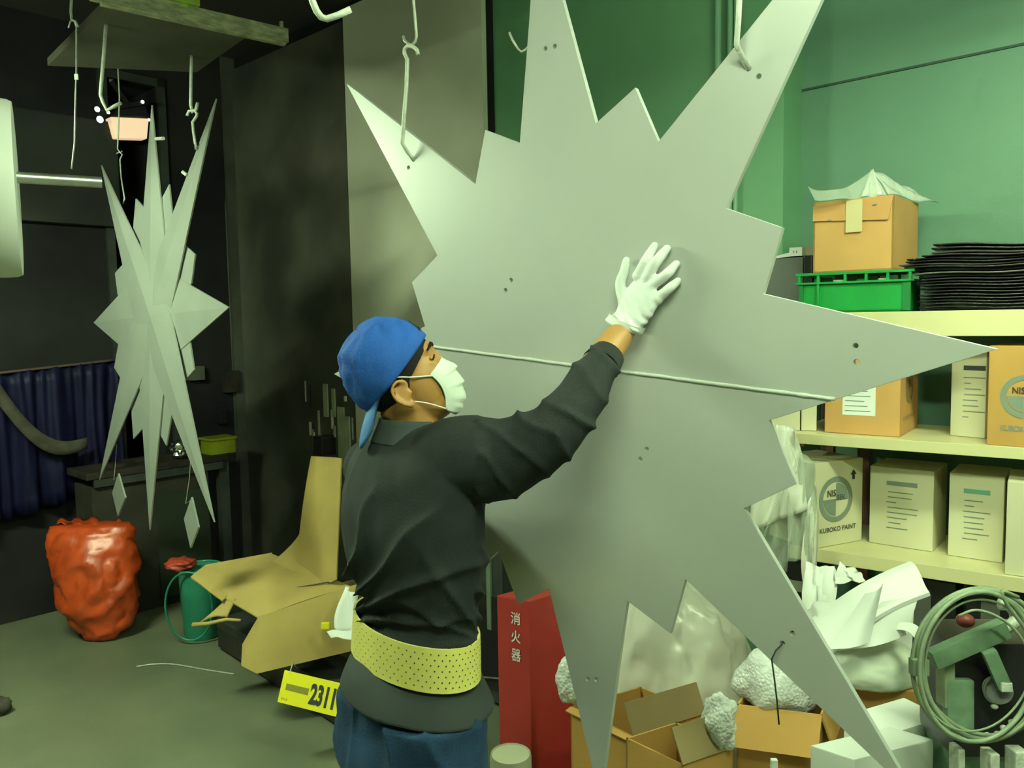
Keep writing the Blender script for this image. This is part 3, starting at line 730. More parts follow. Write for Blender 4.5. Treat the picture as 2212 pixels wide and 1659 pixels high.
# ================================================================== CARDBOARD, CART, SIGN (behind the man)
cv, ca = basis(43)
cart = thing('low_cart', 'low black cart loaded with cardboard beside the worker', 'cart', hitz(620, 1500, 0.0))
c0, c1 = hitz(470, 1405, 0.0), hitz(748, 1592, 0.0)
cdir = (c1 - c0); cl = cdir.length; cdir.normalize(); cn = Vector((-cdir.y, cdir.x, 0)); 
if cn.y < 0: cn = -cn
mk('deck', bevelled(hexa((c0 + c1) / 2 + cn * 0.36 + Z * 0.15, cdir * cl / 2, cn * 0.36, Z * 0.025), 0.006), M_dkmetal, parent=cart)
mk('skirt', hexa((c0 + c1) / 2 + cn * 0.02 + Z * 0.075, cdir * cl / 2, cn * 0.015, Z * 0.055), M_black, parent=cart)
for u in (0.08, 0.92):
    for dd in (0.1, 0.62):
        q = c0.lerp(c1, u) + cn * dd + Z * 0.045; mk('caster', cyl(q - cn * 0.015, q + cn * 0.015, 0.045, 16), M_black, parent=cart, smooth='auto')
for k, (u, ww, hh) in enumerate(((0.06, 0.09, 0.12), (0.17, 0.10, 0.15), (0.28, 0.10, 0.12))):
    q = c0.lerp(c1, u) + cn * 0.2 + Z * 0.176
    solo('paint_can', cyl(q, q + Z * hh, ww / 2, 20), [M_dkmetal, M_post, M_greycase][k],
         ['dark paint can on the cart under the cardboard lip', 'rust brown paint can on the cart under the cardboard', 'grey paint can on the cart behind the yellow sign'][k], 'can', smooth='auto')
# big folded cardboard sheet: upright back, flat seat, front flap
zc = 0.40
Pb0, Pb1 = P(590, 1195, 3.95), P(716, 1258, 3.55)
shp = thing('cardboard_sheet', 'large folded cardboard sheet with an upright back draped over the cart', 'cardboard', Vector((Pb0.x, Pb0.y, 0.3)))
mk('upright_flap', patch(P(618, 1260, 3.72), P(714, 1258, 3.55), P(722, 988, 3.62), P(672, 985, 3.80), 8, 10, lambda u, v: cv * 0.05 * (1 - v) ** 2 * (1 - u), 0.006), M_card2, parent=shp, smooth='auto')
mk('side_strip', patch(P(714, 1258, 3.55), P(726, 1252, 3.52), P(737, 990, 3.58), P(722, 988, 3.62), 2, 4, None, 0.006), M_card2, parent=shp)
mk('curved_flap', patch(P(578, 1222, 3.85), P(690, 1262, 3.60), P(690, 1010, 3.79), P(655, 1080, 3.90), 10, 10, lambda u, v: cv * 0.05 * math.sin(math.pi * v) - ca * 0.05 * math.sin(math.pi * v) * (1 - u) * -1, 0.006), M_card2, parent=shp, smooth='auto')
mk('seat_flap', patch(P(412, 1248, 3.75), P(560, 1335, 3.42), P(762, 1268, 3.52), P(585, 1195, 3.97), 10, 10, lambda u, v: Z * 0.012 * math.sin(math.pi * v), 0.006), M_card2, parent=shp, smooth='auto')
mk('seat_edge', patch(P(412, 1248, 3.75), P(445, 1222, 3.85), P(588, 1196, 3.97), P(480, 1300, 3.55), 6, 6, None, 0.006), M_card2, parent=shp, smooth='auto')
mk('front_flap', patch(P(556, 1455, 3.36), P(765, 1405, 3.46), P(770, 1262, 3.52), P(558, 1332, 3.42), 10, 8, lambda u, v: -cv * 0.02 * math.sin(math.pi * v) * u, 0.006), M_card2, parent=shp, smooth='auto')
mk('end_flap', patch(P(521, 1438, 3.42), P(556, 1456, 3.36), P(558, 1332, 3.42), P(523, 1392, 3.47), 2, 4, None, 0.006), M_card2, parent=shp)
mk('curled_tongue', patch(P(420, 1352, 3.55), P(490, 1330, 3.52), P(508, 1292, 3.55), P(455, 1330, 3.62), 8, 4, lambda u, v: Z * 0.02 * math.sin(math.pi * u), 0.006), M_card2, parent=shp, smooth='auto')
mk('tongue_edge', tube([P(417, 1350, 3.55), P(450, 1347, 3.54), P(490, 1338, 3.52), P(520, 1340, 3.50)], [0.012, 0.009, 0.008, 0.006], 8), M_card2, parent=shp, smooth=True)
mk('marker_stroke', tube([P(548, 1281, 3.60), P(600, 1276, 3.585), P(720, 1256, 3.56)], 0.003, 6), M_ink, parent=shp, label='black marker line')
mk('marker_stroke', tube([P(560, 1283, 3.595), P(640, 1275, 3.575), P(716, 1269, 3.555)], 0.003, 6), M_ink, parent=shp, label='black marker line')
# carton under the sheet
q0 = hitz(640, 1450, 0.18)
solo('cardboard_box', bevelled(hexa(c0.lerp(c1, 0.62) + cn * 0.42 + Z * 0.276, cdir * 0.26, cn * 0.22, Z * 0.10), 0.004), M_cardshade_print, 'shaded cardboard box under the folded sheet on the cart', 'box')
# yellow sign
sn = [P(600, 1516, 3.12), P(737, 1551, 3.02), P(742, 1474, 3.05), P(614, 1447, 3.15)]
sx = (sn[1] - sn[0]); sw = sx.length; sx.normalize(); sy = (sn[3] - sn[0]); sy = (sy - sx * sy.dot(sx)); shh = sy.length; sy.normalize(); snn = sx.cross(sy).normalized()
sign = thing('number_sign', 'yellow number plate reading 2311 hung on the cart', 'sign', sn[0])
sc_c = sn[0] + sx * (sw * 0.62) + sy * shh / 2
mk('plate', bevelled(hexa(sc_c, sx * sw * 0.62, sy * shh * 0.5, snn * 0.003), 0.001), M_yellow, parent=sign)
so = sn[0] + snn * 0.0032
mk('lettering', text('2311', so + sx * sw * 0.47 + sy * shh * 0.16, sx, sy, shh * 0.66, 0.0006, width=sw * 0.385, bold=0.045), M_ink, parent=sign, label='large black numerals 2311')
mk('ink_bar', quad(so + sx * sw * 0.08 + sy * shh * 0.42, sx, sy, sw * 0.36, shh * 0.20), M_inkY, parent=sign, label='smudged grey caption bar')
mk('small_print', text('R.N.B', so + sx * sw * 0.05 + sy * shh * 0.10, sx, sy, shh * 0.07, 0.0006), M_inkY, parent=sign)
mk('sign_hook', tube([sn[3] + sx * 0.03 + snn * 0.004 - sy * 0.01, sn[3] + sx * 0.03 + sy * 0.03, c0.lerp(c1, 0.7) - cn * 0.01 + Z * 0.18], 0.002, 6), M_wire, parent=sign)
# white plastic scrap with yellow bit
sp1 = thing('plastic_scrap', 'torn white plastic scrap lying on the cardboard beside the worker', 'scrap', P(740, 1375, 3.3))
mk('upright_piece', patch(P(722, 1362, 3.36), P(775, 1375, 3.34), P(772, 1280, 3.40), P(742, 1268, 3.40), 6, 8, lambda u, v: -cv * 0.015 * math.sin(u * 6 + v * 4), 0.002), M_paper, parent=sp1, smooth=True)
mk('base_lip', patch(P(706, 1364, 3.33), P(715, 1378, 3.30), P(770, 1380, 3.28), P(768, 1358, 3.34), 6, 4, lambda u, v: Z * 0.006 * math.sin(v * 7), 0.002), M_paper, parent=sp1, smooth=True)
mk('yellow_clip', bevelled(hexa(P(703, 1351, 3.34), CR * 0.016, F0 * 0.012, CU * 0.012), 0.003), M_yellow, parent=sp1, label='small yellow clip')
# things behind the man, dark locker, rod, red cabinet, grey tube
lk = hit(1040, 1500, VW, 2.45); ls = lk.dot(AW)
lkr = thing('steel_locker', 'dark steel locker behind the worker by the red cabinet', 'locker', W(ls, 2.5, 0))
lz = hit(1070, 1140, VW, 2.45).z
s1 = s_of(1086, 1300, 2.45)
mk('body', bevelled(slab(s1 - 0.22, s1, 2.45, 2.80, 0.02, lz), 0.006), M_dkmetal, parent=lkr)
mk('edge_trim', slab(s_of(1056, 1300, 2.44) - 0.012, s_of(1056, 1300, 2.44) + 0.012, 2.438, 2.452, 0.35, lz - 0.02), mat('dull_green_trim', (0.14, 0.2, 0.13), 0.5), parent=lkr)
mk('door', slab(s1 - 0.19, s1 - 0.03, 2.444, 2.452, 0.08, 0.5), M_black, parent=lkr)
mk('latch_bar', cyl(hit(1030, 1461, VW, 2.43), hit(1082, 1466, VW, 2.43), 0.004, 8), M_steel, parent=lkr)
# red fire-extinguisher cabinet (corner towards the camera)
rv, ra_ = basis(30)
kc = P(1143, 1300, 2.62); kz = kc.z
e1 = Vector((math.sin(R(52)), math.cos(R(52)), 0)); e2 = Vector((-math.sin(R(58)), math.cos(R(58)), 0))
fx = thing('fire_extinguisher_cabinet', 'red fire extinguisher cabinet with white lettering standing behind the star', 'cabinet', Vector((kc.x, kc.y, 0)) + e1 * 0.12 + e2 * 0.06)
wl, wd = 0.125, 0.23
kb = Vector((kc.x, kc.y, 0))
mk('body', bevelled(prism([kb + Z * 0.02, kb + e1 * wd + Z * 0.02, kb + e1 * wd + e2 * wl + Z * 0.02, kb + e2 * wl + Z * 0.02], Z, kz - 0.02), 0.004), M_red, parent=fx)
nl = e2.cross(Z).normalized(); nl = nl if nl.dot(-F0) > 0 else -nl
xdl = -e2
for k, ch in enumerate('消火器'):
    mk('lettering', text(ch, kb + e2 * 0.070 + Z * (kz - 0.085 - k * 0.062) + nl * 0.001, xdl, Z, 0.042, 0.0012, width=0.036, bold=0.014), M_paper, parent=fx, label='white character')
mk('foot', prism([kb, kb + e1 * wd, kb + e1 * wd + e2 * wl, kb + e2 * wl], Z, 0.02), M_black, parent=fx)
# grey round tube
gq = P(1103, 1627, 2.05); rad = 45 * 2.05 / FPX
gt = thing('grey_tube', 'upright grey cardboard tube with a closed top in front of the red cabinet', 'tube', Vector((gq.x, gq.y, 0)))
mk('tube_body', loft([(Vector((gq.x, gq.y, z_)), Vector((r_, 0, 0)), Vector((0, r_, 0))) for z_, r_ in ((0, rad), (gq.z - 0.008, rad), (gq.z, rad * 0.96), (gq.z - 0.004, rad * 0.88))], 32), M_grey, parent=gt, smooth='auto')
mk('end_cap', cyl(Vector((gq.x, gq.y, gq.z - 0.02)), Vector((gq.x, gq.y, gq.z - 0.003)), rad * 0.89, 32), mat('tube_cap', (0.34, 0.33, 0.22), 0.8), parent=gt, smooth='auto')

# ================================================================== SHELVES
VH, AH = basis(35); DH = 2.685
def HS(s, d, z): return AH * s + VH * (DH + d) + Z * z
def hslab(s0, s1, d0, d1, z0, z1):
    return hexa(HS((s0 + s1) / 2, (d0 + d1) / 2, (z0 + z1) / 2), AH * (s1 - s0) / 2, VH * (d1 - d0) / 2, Z * (z1 - z0) / 2)
def hs(px, py, d=0.0):
    q = hit(px, py, VH, DH + d); return q.dot(AH), q.z
SL = hs(1708, 940)[0]; SE = hs(2480, 960)[0]
z2 = (hs(1712, 933)[1] + hs(2212, 969)[1]) / 2
z3 = (hs(1757, 1187)[1] + hs(2169, 1240)[1]) / 2
z1t = hs(1900, 674)[1]
SD = 0.40
shelf = thing('storage_shelf', 'cream steel storage shelf unit along the green wall', 'shelf', HS((SL + SE) / 2, SD / 2, 0))
for zz, th in ((z1t, 0.074), (z2, 0.034), (z3, 0.042), (0.62, 0.034), (0.22, 0.034)):
    b_ = mk('shelf_board', hslab(SL + (0.05 if zz == z1t else 0), SE, 0.0, SD, zz - 0.02, zz), M_shelf, parent=shelf)
    mk('front_lip', bevelled(hslab(SL + (0.05 if zz == z1t else 0), SE, -0.004, 0.012, zz - th, zz + 0.0005), 0.002), M_shelf, parent=b_)
for s_, d_ in ((SL + 0.02, SD + 0.02), (hs(1866, 1080, SD + 0.02)[0], SD + 0.02), (SE - 0.02, SD + 0.02), (SE - 0.02, 0.02)):
    mk('upright', hslab(s_ - 0.02, s_ + 0.02, d_ - 0.02, d_ + 0.02, 0.0, z1t - 0.02), M_post, parent=shelf)
mk('end_frame', join(hslab(SL - 0.004, SL + 0.016, 0.10, SD, z2 - 0.06, z2 - 0.03), hslab(SL - 0.004, SL + 0.016, 0.10, SD, z3 - 0.06, z3 - 0.03), hslab(SL - 0.004, SL + 0.016, SD + 0.0, SD + 0.02, 0, z1t - 0.02)), M_post, parent=shelf)

def carton(name, label, cat, corner, e_r, l_r, e_l, l_l, z0, z1, m_, flaps=(), open_top=False, group=None, tape=False):
    """box seen corner-on: corner = nearest vertical edge (x, y); e_r runs away along its right face, e_l along its left face"""
    c = Vector((corner.x, corner.y, 0)); e_r = e_r.normalized(); e_l = e_l.normalized()
    t = thing(name, label, cat, c + e_r * l_r / 2 + e_l * l_l / 2 + Z * z0, group)
    if not open_top:
        mk('body', bevelled(prism([c + Z * z0, c + e_r * l_r + Z * z0, c + e_r * l_r + e_l * l_l + Z * z0, c + e_l * l_l + Z * z0], Z, z1 - z0), 0.003), m_, parent=t)
    else:
        w_ = 0.005
        def wall(a, b, n_): return prism([a + Z * z0, b + Z * z0, b + n_ * w_ + Z * z0, a + n_ * w_ + Z * z0], Z, z1 - z0)
        A, B, C, D_ = c, c + e_r * l_r, c + e_r * l_r + e_l * l_l, c + e_l * l_l
        mk('body', join(wall(A, B, e_l), wall(D_, C, -e_l), wall(A, D_, e_r), wall(B, C, -e_r), prism([p + Z * (z0 + 0.001) for p in (A, B, C, D_)], Z, 0.005)), m_, parent=t)
    for (which, ang, ln) in flaps:
        A = {'r': (c, c + e_r * l_r, -e_l), 'l': (c + e_l * l_l, c, -e_r), 'br': (c + e_l * l_l, c + e_l * l_l + e_r * l_r, e_l), 'bl': (c + e_r * l_r, c + e_r * l_r + e_l * l_l, e_r)}[which]
        d = A[2] * math.cos(R(ang)) + Z * math.sin(R(ang)); a, b = A[0] + Z * z1, A[1] + Z * z1
        nn = (b - a).cross(d).normalized()
        mk('flap', prism([a, b, b + d * ln, a + d * ln], nn, 0.005), M_cardshade_print if ang > 60 else m_, parent=t)  # steep flaps get the darker cardboard, their shaded side put into colour
    return t
def face_r(corner, e_r, z0):            # origin and x axis of the right face, read from outside
    return Vector((corner.x, corner.y, z0)), e_r.normalized()
def logo(t, org, xd, nrm, r, m_=M_ink2):
    o = org + nrm * 0.0012; ring_v, ring_f = [], []
    n = 40
    for k in range(n):
        a = 2 * math.pi * k / n; d = xd * math.cos(a) + Z * math.sin(a)
        ring_v += [o + d * r, o + d * r * 0.76]
    for k in range(n):
        j = (k + 1) % n; ring_f.append((2 * k, 2 * j, 2 * j + 1, 2 * k + 1))
    def sector(a0, a1):
        V = [o] + [o + (xd * math.cos(a0 + (a1 - a0) * k / 10) + Z * math.sin(a0 + (a1 - a0) * k / 10)) * r * 0.72 for k in range(11)]
        return V, [(0, k, k + 1) for k in range(1, 11)]
    h = math.pi / 2
    l_ = mk('round_logo', join((ring_v, ring_f), sector(0, h), sector(2 * h, 3 * h), quad(o - xd * r * 0.74 - Z * r * 0.04, xd, Z, r * 1.48, r * 0.06)), m_, parent=t, label='round grey quartered emblem', flip=False)
    mk('emblem_text', text('NIS', o - xd * r * 0.52 + Z * r * 0.14, xd, Z, r * 0.30, 0.0012, width=r * 0.5, bold=0.02), M_ink, parent=l_)
    mk('emblem_text', text('SEK', o + xd * r * 0.05 - Z * r * 0.05, xd, Z, r * 0.24, 0.0012, width=r * 0.5), M_ink2 if m_ is not M_ink2 else M_ink, parent=l_)
def printlines(t, org, xd, w_, h_, head_m):
    nrm = xd.cross(Z).normalized()
    mk('printed_heading', quad(org + xd * w_ * 0.27 + Z * h_ * 0.77, xd, Z, w_ * 0.48, h_ * 0.055), head_m, parent=t)
    rng = random.Random(int(w_ * 1e5))
    for k in range(8):
        z = h_ * (0.68 - k * 0.065); x0 = w_ * (0.26 + 0.05 * rng.random()); ln = w_ * (0.12 + 0.38 * rng.random())
        mk('printed_line', quad(org + xd * x0 + Z * z, xd, Z, ln, h_ * 0.012), M_ink2, parent=t)
nF = -VH
# --- third shelf
def on3(px, py): return hitz(px, py, z3)
def on2s(px, py): return hitz(px, py, z2)
cA = on3(1757, 1187); cB = on3(1853, 1169); eR = (cB - cA); lR = max(0.22, eR.length); eR.normalize()
zt3 = P(1760, 999, (cA - CAM).dot(F0)).z
eLA = Vector((-eR.y, eR.x, 0)) if Vector((-eR.y, eR.x, 0)).x < 0 else -Vector((-eR.y, eR.x, 0))
t = carton('paint_carton', 'white paint carton with a round grey emblem at the end of the middle shelf', 'carton', cA, eR, lR, eLA, 0.20, z3 + 0.001, zt3, M_white)
nA = eR.cross(Z).normalized()
logo(t, cA + eR * lR * 0.44 + Z * (zt3 - z3) * 0.55, eR, nA, min(lR * 0.36, (zt3 - z3) * 0.27))
mk('lettering', text('KUBOKO PAINT', cA + eR * lR * 0.12 + Z * (zt3 - z3) * 0.17 + nA * 0.0006, eR, Z, 0.016, 0.0008, width=lR * 0.74, bold=0.015), M_ink, parent=t)
ar = cA + eR * lR * 0.80 + Z * (zt3 - z3) * 0.76 + nA * 0.0012
mk('up_arrow', ([ar - eR * 0.006, ar + eR * 0.006, ar + eR * 0.006 + Z * 0.016, ar + eR * 0.014 + Z * 0.016, ar + Z * 0.034, ar - eR * 0.014 + Z * 0.016, ar - eR * 0.006 + Z * 0.016], [(0, 1, 2, 3, 4, 5, 6)]), M_ink, parent=t, flip=False)
def front_carton(name, label, pl, pr, top_py, depth, m_, z0, group=None, xr=None, cat='carton'):
    a, b = hitz(*pl, z0), hitz(*pr, z0)          # bottom-left and bottom-right of the front face
    ex = (b - a); wd_ = ex.length; ex.normalize()
    ey = Vector((-ex.y, ex.x, 0)); ey = ey if ey.y > 0 else -ey
    ztop = P(pl[0], top_py, (a - CAM).dot(F0)).z
    t = carton(name, label, cat, b, ey, depth, -ex, wd_, z0 + 0.001, ztop, m_, group=group)
    return t, a, ex, wd_, ey, ztop, b
t, a, ex, wd_, ey, zt_, b = front_carton('paint_carton', 'white paint carton with a dark printed heading on the middle shelf', (1877, 1172), (2014, 1193), 1003, 0.19, M_white, z3)
printlines(t, a + Z * 0.001 + ex.cross(Z) * 0.0004, ex, wd_, zt_ - z3, M_ink2)
t, a, ex, wd_, ey, zt_, b = front_carton('paint_carton', 'white paint carton with a teal printed heading on the middle shelf', (2047, 1200), (2165, 1217), 1018, 0.19, M_white, z3)
printlines(t, a + Z * 0.001 + ex.cross(Z) * 0.0004, ex, wd_, zt_ - z3, M_ink3)
front_carton('paint_carton', 'plain white carton pulled forward on the middle shelf', (2170, 1241), (2300, 1259), 1036, 0.22, M_white, z3)
# --- second shelf
t, a, ex, wd_, ey, zt_, b = front_carton('cardboard_box', 'brown cardboard box with a white address label on the second shelf', (1781, 934), (1943, 945), 768, 0.27, M_card, z2, cat='box')
mk('address_label', quad(a + ex * wd_ * 0.245 + Z * 0.062 + ex.cross(Z) * 0.0006, ex, Z, wd_ * 0.44, 0.10), M_paper, parent=t, label='white paper label')
for k in range(5):
    mk('label_print', quad(a + ex * wd_ * 0.28 + Z * (0.075 + 0.016 * k) + ex.cross(Z) * 0.0014, ex, Z, wd_ * (0.34 - 0.04 * (k % 3)), 0.0022), M_ink2, parent=t)
logo(t, b + ey * 0.13 + Z * (zt_ - z2) * 0.6, ey, ey.cross(Z).normalized(), 0.055, M_cardshade_print)
mk('lettering', text('KUBOKO PAINT', b + ey * 0.04 + Z * 0.045 + ey.cross(Z).normalized() * 0.0008, ey, Z, 0.014, 0.0006, width=0.18), M_cardshade_print, parent=t)
t, a, ex, wd_, ey, zt_, b = front_carton('paint_carton', 'white carton behind the star tip, set back on the second shelf', (2052, 941), (2127, 948), 756, 0.16, M_white, z2)
printlines(t, a + Z * 0.001 + ex.cross(Z) * 0.0004, ex, wd_ * 1.3, zt_ - z2, M_ink)
t, a, ex, wd_, ey, zt_, b = front_carton('cardboard_box', 'yellow-brown carton with a round emblem at the right of the second shelf', (2131, 961), (2290, 973), 746, 0.25, M_cardY, z2, cat='box')
logo(t, a + ex * wd_ * 0.52 + Z * (zt_ - z2) * 0.5, ex, ex.cross(Z).normalized(), 0.062)
mk('lettering', text('KUBOKO PAINT', a + ex * wd_ * 0.19 + Z * 0.045 + ex.cross(Z) * 0.0008, ex, Z, 0.016, 0.0008, width=wd_ * 0.7, bold=0.015), M_ink2, parent=t)
t, a, ex, wd_, ey, zt_, b = front_carton('paint_carton', 'white carton with a black printed name behind the star on the second shelf', (1731, 931), (1764, 931.5), 790, 0.16, M_white, z2)
mk('lettering', text('KUBOKO', b + ey * 0.02 + Z * 0.045 + ey.cross(Z).normalized() * 0.0008, ey, Z, 0.016, 0.0008, width=0.12, bold=0.015), M_ink, parent=t)
front_carton('paint_carton', 'plain white carton at the very end of the second shelf', (1655, 929), (1728, 931), 800, 0.16, M_white, 1.30 if False else z2)
# --- top shelf: crate, carton, black sheets, grey case, socket
sA, sB = hs(1728, 640, 0.03)[0], hs(1966, 640, 0.03)[0]
zc1 = hs(1850, 586, 0.03)[1]
crate = thing('plastic_crate', 'green plastic crate on the top shelf under the cardboard box', 'crate', HS((sA + sB) / 2, 0.16, z1t))
cw = 0.006
zi = zc1 - 0.03
mk('body', join(hslab(sA, sB, 0.03, 0.03 + cw, z1t + 0.001, zi), hslab(sA, sB, 0.22 - cw, 0.22, z1t + 0.001, zi), hslab(sA, sA + cw, 0.03, 0.22, z1t + 0.001, zi), hslab(sB - cw, sB, 0.03, 0.22, z1t + 0.001, zi), hslab(sA, sB, 0.03, 0.22, z1t + 0.001, z1t + 0.008)), M_crate, parent=crate)
def frame_ring(s0, s1, d0, d1, z0, z1, w_):
    return join(hslab(s0, s1, d0, d0 + w_, z0, z1), hslab(s0, s1, d1 - w_, d1, z0, z1), hslab(s0, s0 + w_, d0, d1, z0, z1), hslab(s1 - w_, s1, d0, d1, z0, z1))
mk('top_rim', frame_ring(sA - 0.012, sB + 0.012, 0.018, 0.232, zc1 - 0.008, zc1, 0.014), M_crate, parent=crate)
mk('lower_rim', frame_ring(sA - 0.012, sB + 0.012, 0.018, 0.232, zi - 0.006, zi, 0.014), M_crate, parent=crate)
for u in (0.0, 0.18, 0.43, 0.62, 0.81, 1.0):
    s_ = sA + (sB - sA) * u; mk('rib', hslab(s_ - 0.004, s_ + 0.004, 0.02, 0.034, zi if u not in (0.18,) else z1t + 0.01, zc1 - 0.004), M_crate, parent=crate)
    mk('rib', hslab(s_ - 0.004, s_ + 0.004, 0.216, 0.23, zi, zc1 - 0.004), M_crate, parent=crate)
mk('corner_post', hslab(sB - 0.02, sB + 0.002, 0.024, 0.036, z1t + 0.004, zi), mat('dark_green_plastic', (0.008, 0.16, 0.035), 0.4), parent=crate)
mk('corner_post', hslab(sA - 0.002, sA + 0.012, 0.024, 0.036, z1t + 0.004, zi), mat('dark_green_plastic', (0.008, 0.16, 0.035), 0.4), parent=crate)
for u, m_ in ((0.30, M_paper), (0.52, M_crate), (0.72, M_paper)):
    s_ = sA + (sB - sA) * u
    solo('plastic_bottle', loft([(HS(s_, 0.12, z1t + 0.009 + z_), AH * r_, VH * r_) for z_, r_ in ((0, 0.035), (0.004, 0.038), (0.06, 0.038), (0.085, 0.02), (0.098, 0.016))], 20), m_,
         {0.30: 'white plastic bottle at the left inside the green crate', 0.52: 'green plastic bottle inside the green crate', 0.72: 'white plastic bottle at the right inside the green crate'}[u], 'bottle', smooth='auto')
# carton on crate
zk0 = zc1 + 0.001
ka = hit(1930, 500, VH, DH + 0.05); kl = hit(1757, 500, VH, DH + 0.05 + 0.02)
e_l = Vector((kl.x - ka.x, kl.y - ka.y, 0)); ll = e_l.length; e_l.normalize(); e_r = Vector((-e_l.y, e_l.x, 0)); e_r = e_r if e_r.y > 0 else -e_r
e_r = Vector((math.sin(R(40)), math.cos(R(40)), 0))
zk1 = P(1930, 421, (ka - CAM).dot(F0)).z
t = carton('cardboard_box', 'open-topped cardboard box with taped flap on the green crate', 'box', ka, e_r, 0.29, e_l, ll, zk0, zk1, M_card, open_top=True)
nl_ = e_l.cross(Z).normalized(); nl_ = nl_ if nl_.dot(F0) < 0 else -nl_
mk('top_fold', prism([Vector((ka.x, ka.y, zk1)) + nl_ * 0.001, Vector((ka.x, ka.y, zk1 - 0.075)) + e_l * 0.015 + nl_ * 0.004, Vector((kl.x, kl.y, zk1 - 0.06)) + nl_ * 0.004, Vector((kl.x, kl.y, zk1 - 0.012)) + nl_ * 0.001], nl_, 0.003), mat('cardboard_fold', (0.55, 0.285, 0.095), 0.8, var=0.05), parent=t)
mk('tape', quad(Vector((ka.x, ka.y, zk1 - 0.105)) + e_l * 0.14 + nl_ * 0.0075, -e_l, Z, 0.05, 0.10, 0.0006), M_tape, parent=t)
for u, dz in ((0.22, 0.025), (0.78, 0.06)):
    mk('staple', hexa(Vector((ka.x, ka.y, zk1 - dz)) + e_l * ll * u + nl_ * 0.008, e_l * 0.006, nl_ * 0.001, Z * 0.002), M_steel, parent=t)
kc_ = Vector((ka.x, ka.y, 0)) + e_r * 0.15 + e_l * ll * 0.5
fb = P(1870, 400, (ka - CAM).dot(F0))
bagw = thing('plastic_bag', 'crumpled clear plastic bag poking out of the cardboard box on the crate', 'bag', Vector((kc_.x, kc_.y, zk0 + 0.006)))
tk = (ka - CAM).dot(F0) + 0.06
mk('peak', join(patch(P(1860, 425, tk), P(1925, 422, tk), P(1885, 366, tk + 0.02), P(1880, 368, tk + 0.02), 8, 8, lambda u, v: -F0 * 0.012 * math.sin(u * 12), 0.001),
   patch(P(1918, 420, tk), P(2030, 440, tk + 0.18), P(1965, 408, tk + 0.12), P(1885, 366, tk + 0.02), 10, 8, lambda u, v: Z * 0.006 * math.sin(u * 9 + v * 5), 0.001)), film_mat('crisp_bag', (0.85, 0.87, 0.8), 0.6, 0.15, 0.6, 40), parent=bagw, smooth=True)
mk('loose_film', patch(P(1745, 402, tk + 0.05), P(1760, 432, tk), P(1890, 428, tk), P(1882, 368, tk + 0.02), 14, 14, lambda u, v: Z * (-0.035 * math.sin(math.pi * v) * (1 - u)) + F0 * 0.015 * math.sin(v * 11), 0.001), M_film, parent=bagw, smooth=True)
mk('inside_bag', blob(kc_ + Z * (zk0 + 0.09), 0.10, 0.10, 0.08, 12, 0.2, 3, 3), M_bag, parent=bagw, smooth=True)
# black sheets
s0_ = hs(1990, 600, 0.03)[0]
nsh = 22; ztop = hs(2080, 510, 0.1)[1]
for k in range(nsh):
    rng = random.Random(40 + k)
    z = z1t + 0.003 + (ztop - z1t - 0.02) * k / nsh
    sl = s0_ + rng.uniform(-0.012, 0.012) - (0.055 if k in (14, 15, 16, 13) else 0) - (0.03 if k in (17, 12) else 0) + (0.03 if k > 18 else 0)
    d0 = 0.02 + rng.uniform(-0.01, 0.03); wd2 = 0.62; dp = 0.30
    lift = 0.012 if k > 12 else 0.003
    c00, c10 = HS(sl, d0, z), HS(sl + wd2, d0, z); c11, c01 = HS(sl + wd2, d0 + dp, z), HS(sl, d0 + dp, z)
    fn = (lambda k: (lambda u, v: Z * (0.003 * math.sin(u * 13) + 0.010 * (k / nsh) * (1 - u) ** 2 * math.sin(k * 0.9 + 1) * 0.3 - 0.022 * u * max(0, (k - 12) / 10))))(k)
    solo('plastic_sheet', patch(c00, c10, c11, c01, 16, 3, fn, 0.0035), M_blacksheet if k not in (12, 15, 19) else mat('sheet_pale_edge', (0.16, 0.145, 0.12), 0.25), ('topmost black plastic sheet of the pile on the top shelf' if k == nsh - 1 else 'lowest black plastic sheet of the pile, flat on the top shelf' if k == 0 else {12: 'lowest of three pale-edged sheets among the black plastic sheets', 15: 'middle one of three pale-edged sheets among the black sheets', 19: 'uppermost of three pale-edged sheets among the black sheets'}[k] if k in (12, 15, 19) else 'thin black plastic sheet inside the pile on the top shelf'), 'sheet', 'pile of black plastic sheets on the top shelf', smooth=True)
mk_ = None
# grey case + socket strip
g0, g1 = hs(1640, 600, 0.25)[0], hs(1754, 600, 0.25)[0]; gz = hs(1720, 556, 0.25)[1]
gc = thing('grey_case', 'dark grey plastic case behind the green crate on the top shelf', 'case', HS((g0 + g1) / 2, 0.24, z1t))
mk('case_body', bevelled(hslab(g0, g1 - 0.03, 0.245, 0.39, z1t + 0.001, gz), 0.006), M_greycase, parent=gc)
mk('case_side', bevelled(hslab(g1 - 0.03, g1, 0.25, 0.385, z1t + 0.001, gz + 0.004), 0.004), M_black, parent=gc)
mk('catch', hslab(g0 + 0.02, g0 + 0.035, 0.239, 0.247, gz - 0.07, gz - 0.05), M_paper, parent=gc)
ss0, ss1 = hs(1672, 550, 0.26)[0], hs(1752, 550, 0.26)[0]
sk = thing('socket_block', 'pale power socket block lying on the grey case', 'socket', HS((ss0 + ss1) / 2, 0.16, gz + 0.004))
mk('strip', bevelled(prism([HS(ss0, 0.26, gz + 0.001), HS(ss0 + 0.065, 0.26, gz + 0.005), HS(ss0 + 0.065, 0.26, gz + 0.022), HS(ss0, 0.26, gz + 0.008)], VH, 0.05), 0.001), M_paper, parent=sk)
mk('socket', bevelled(hslab(ss0 + 0.055, ss0 + 0.10, 0.255, 0.32, gz + 0.005, gz + 0.036), 0.002), M_paper, parent=sk)
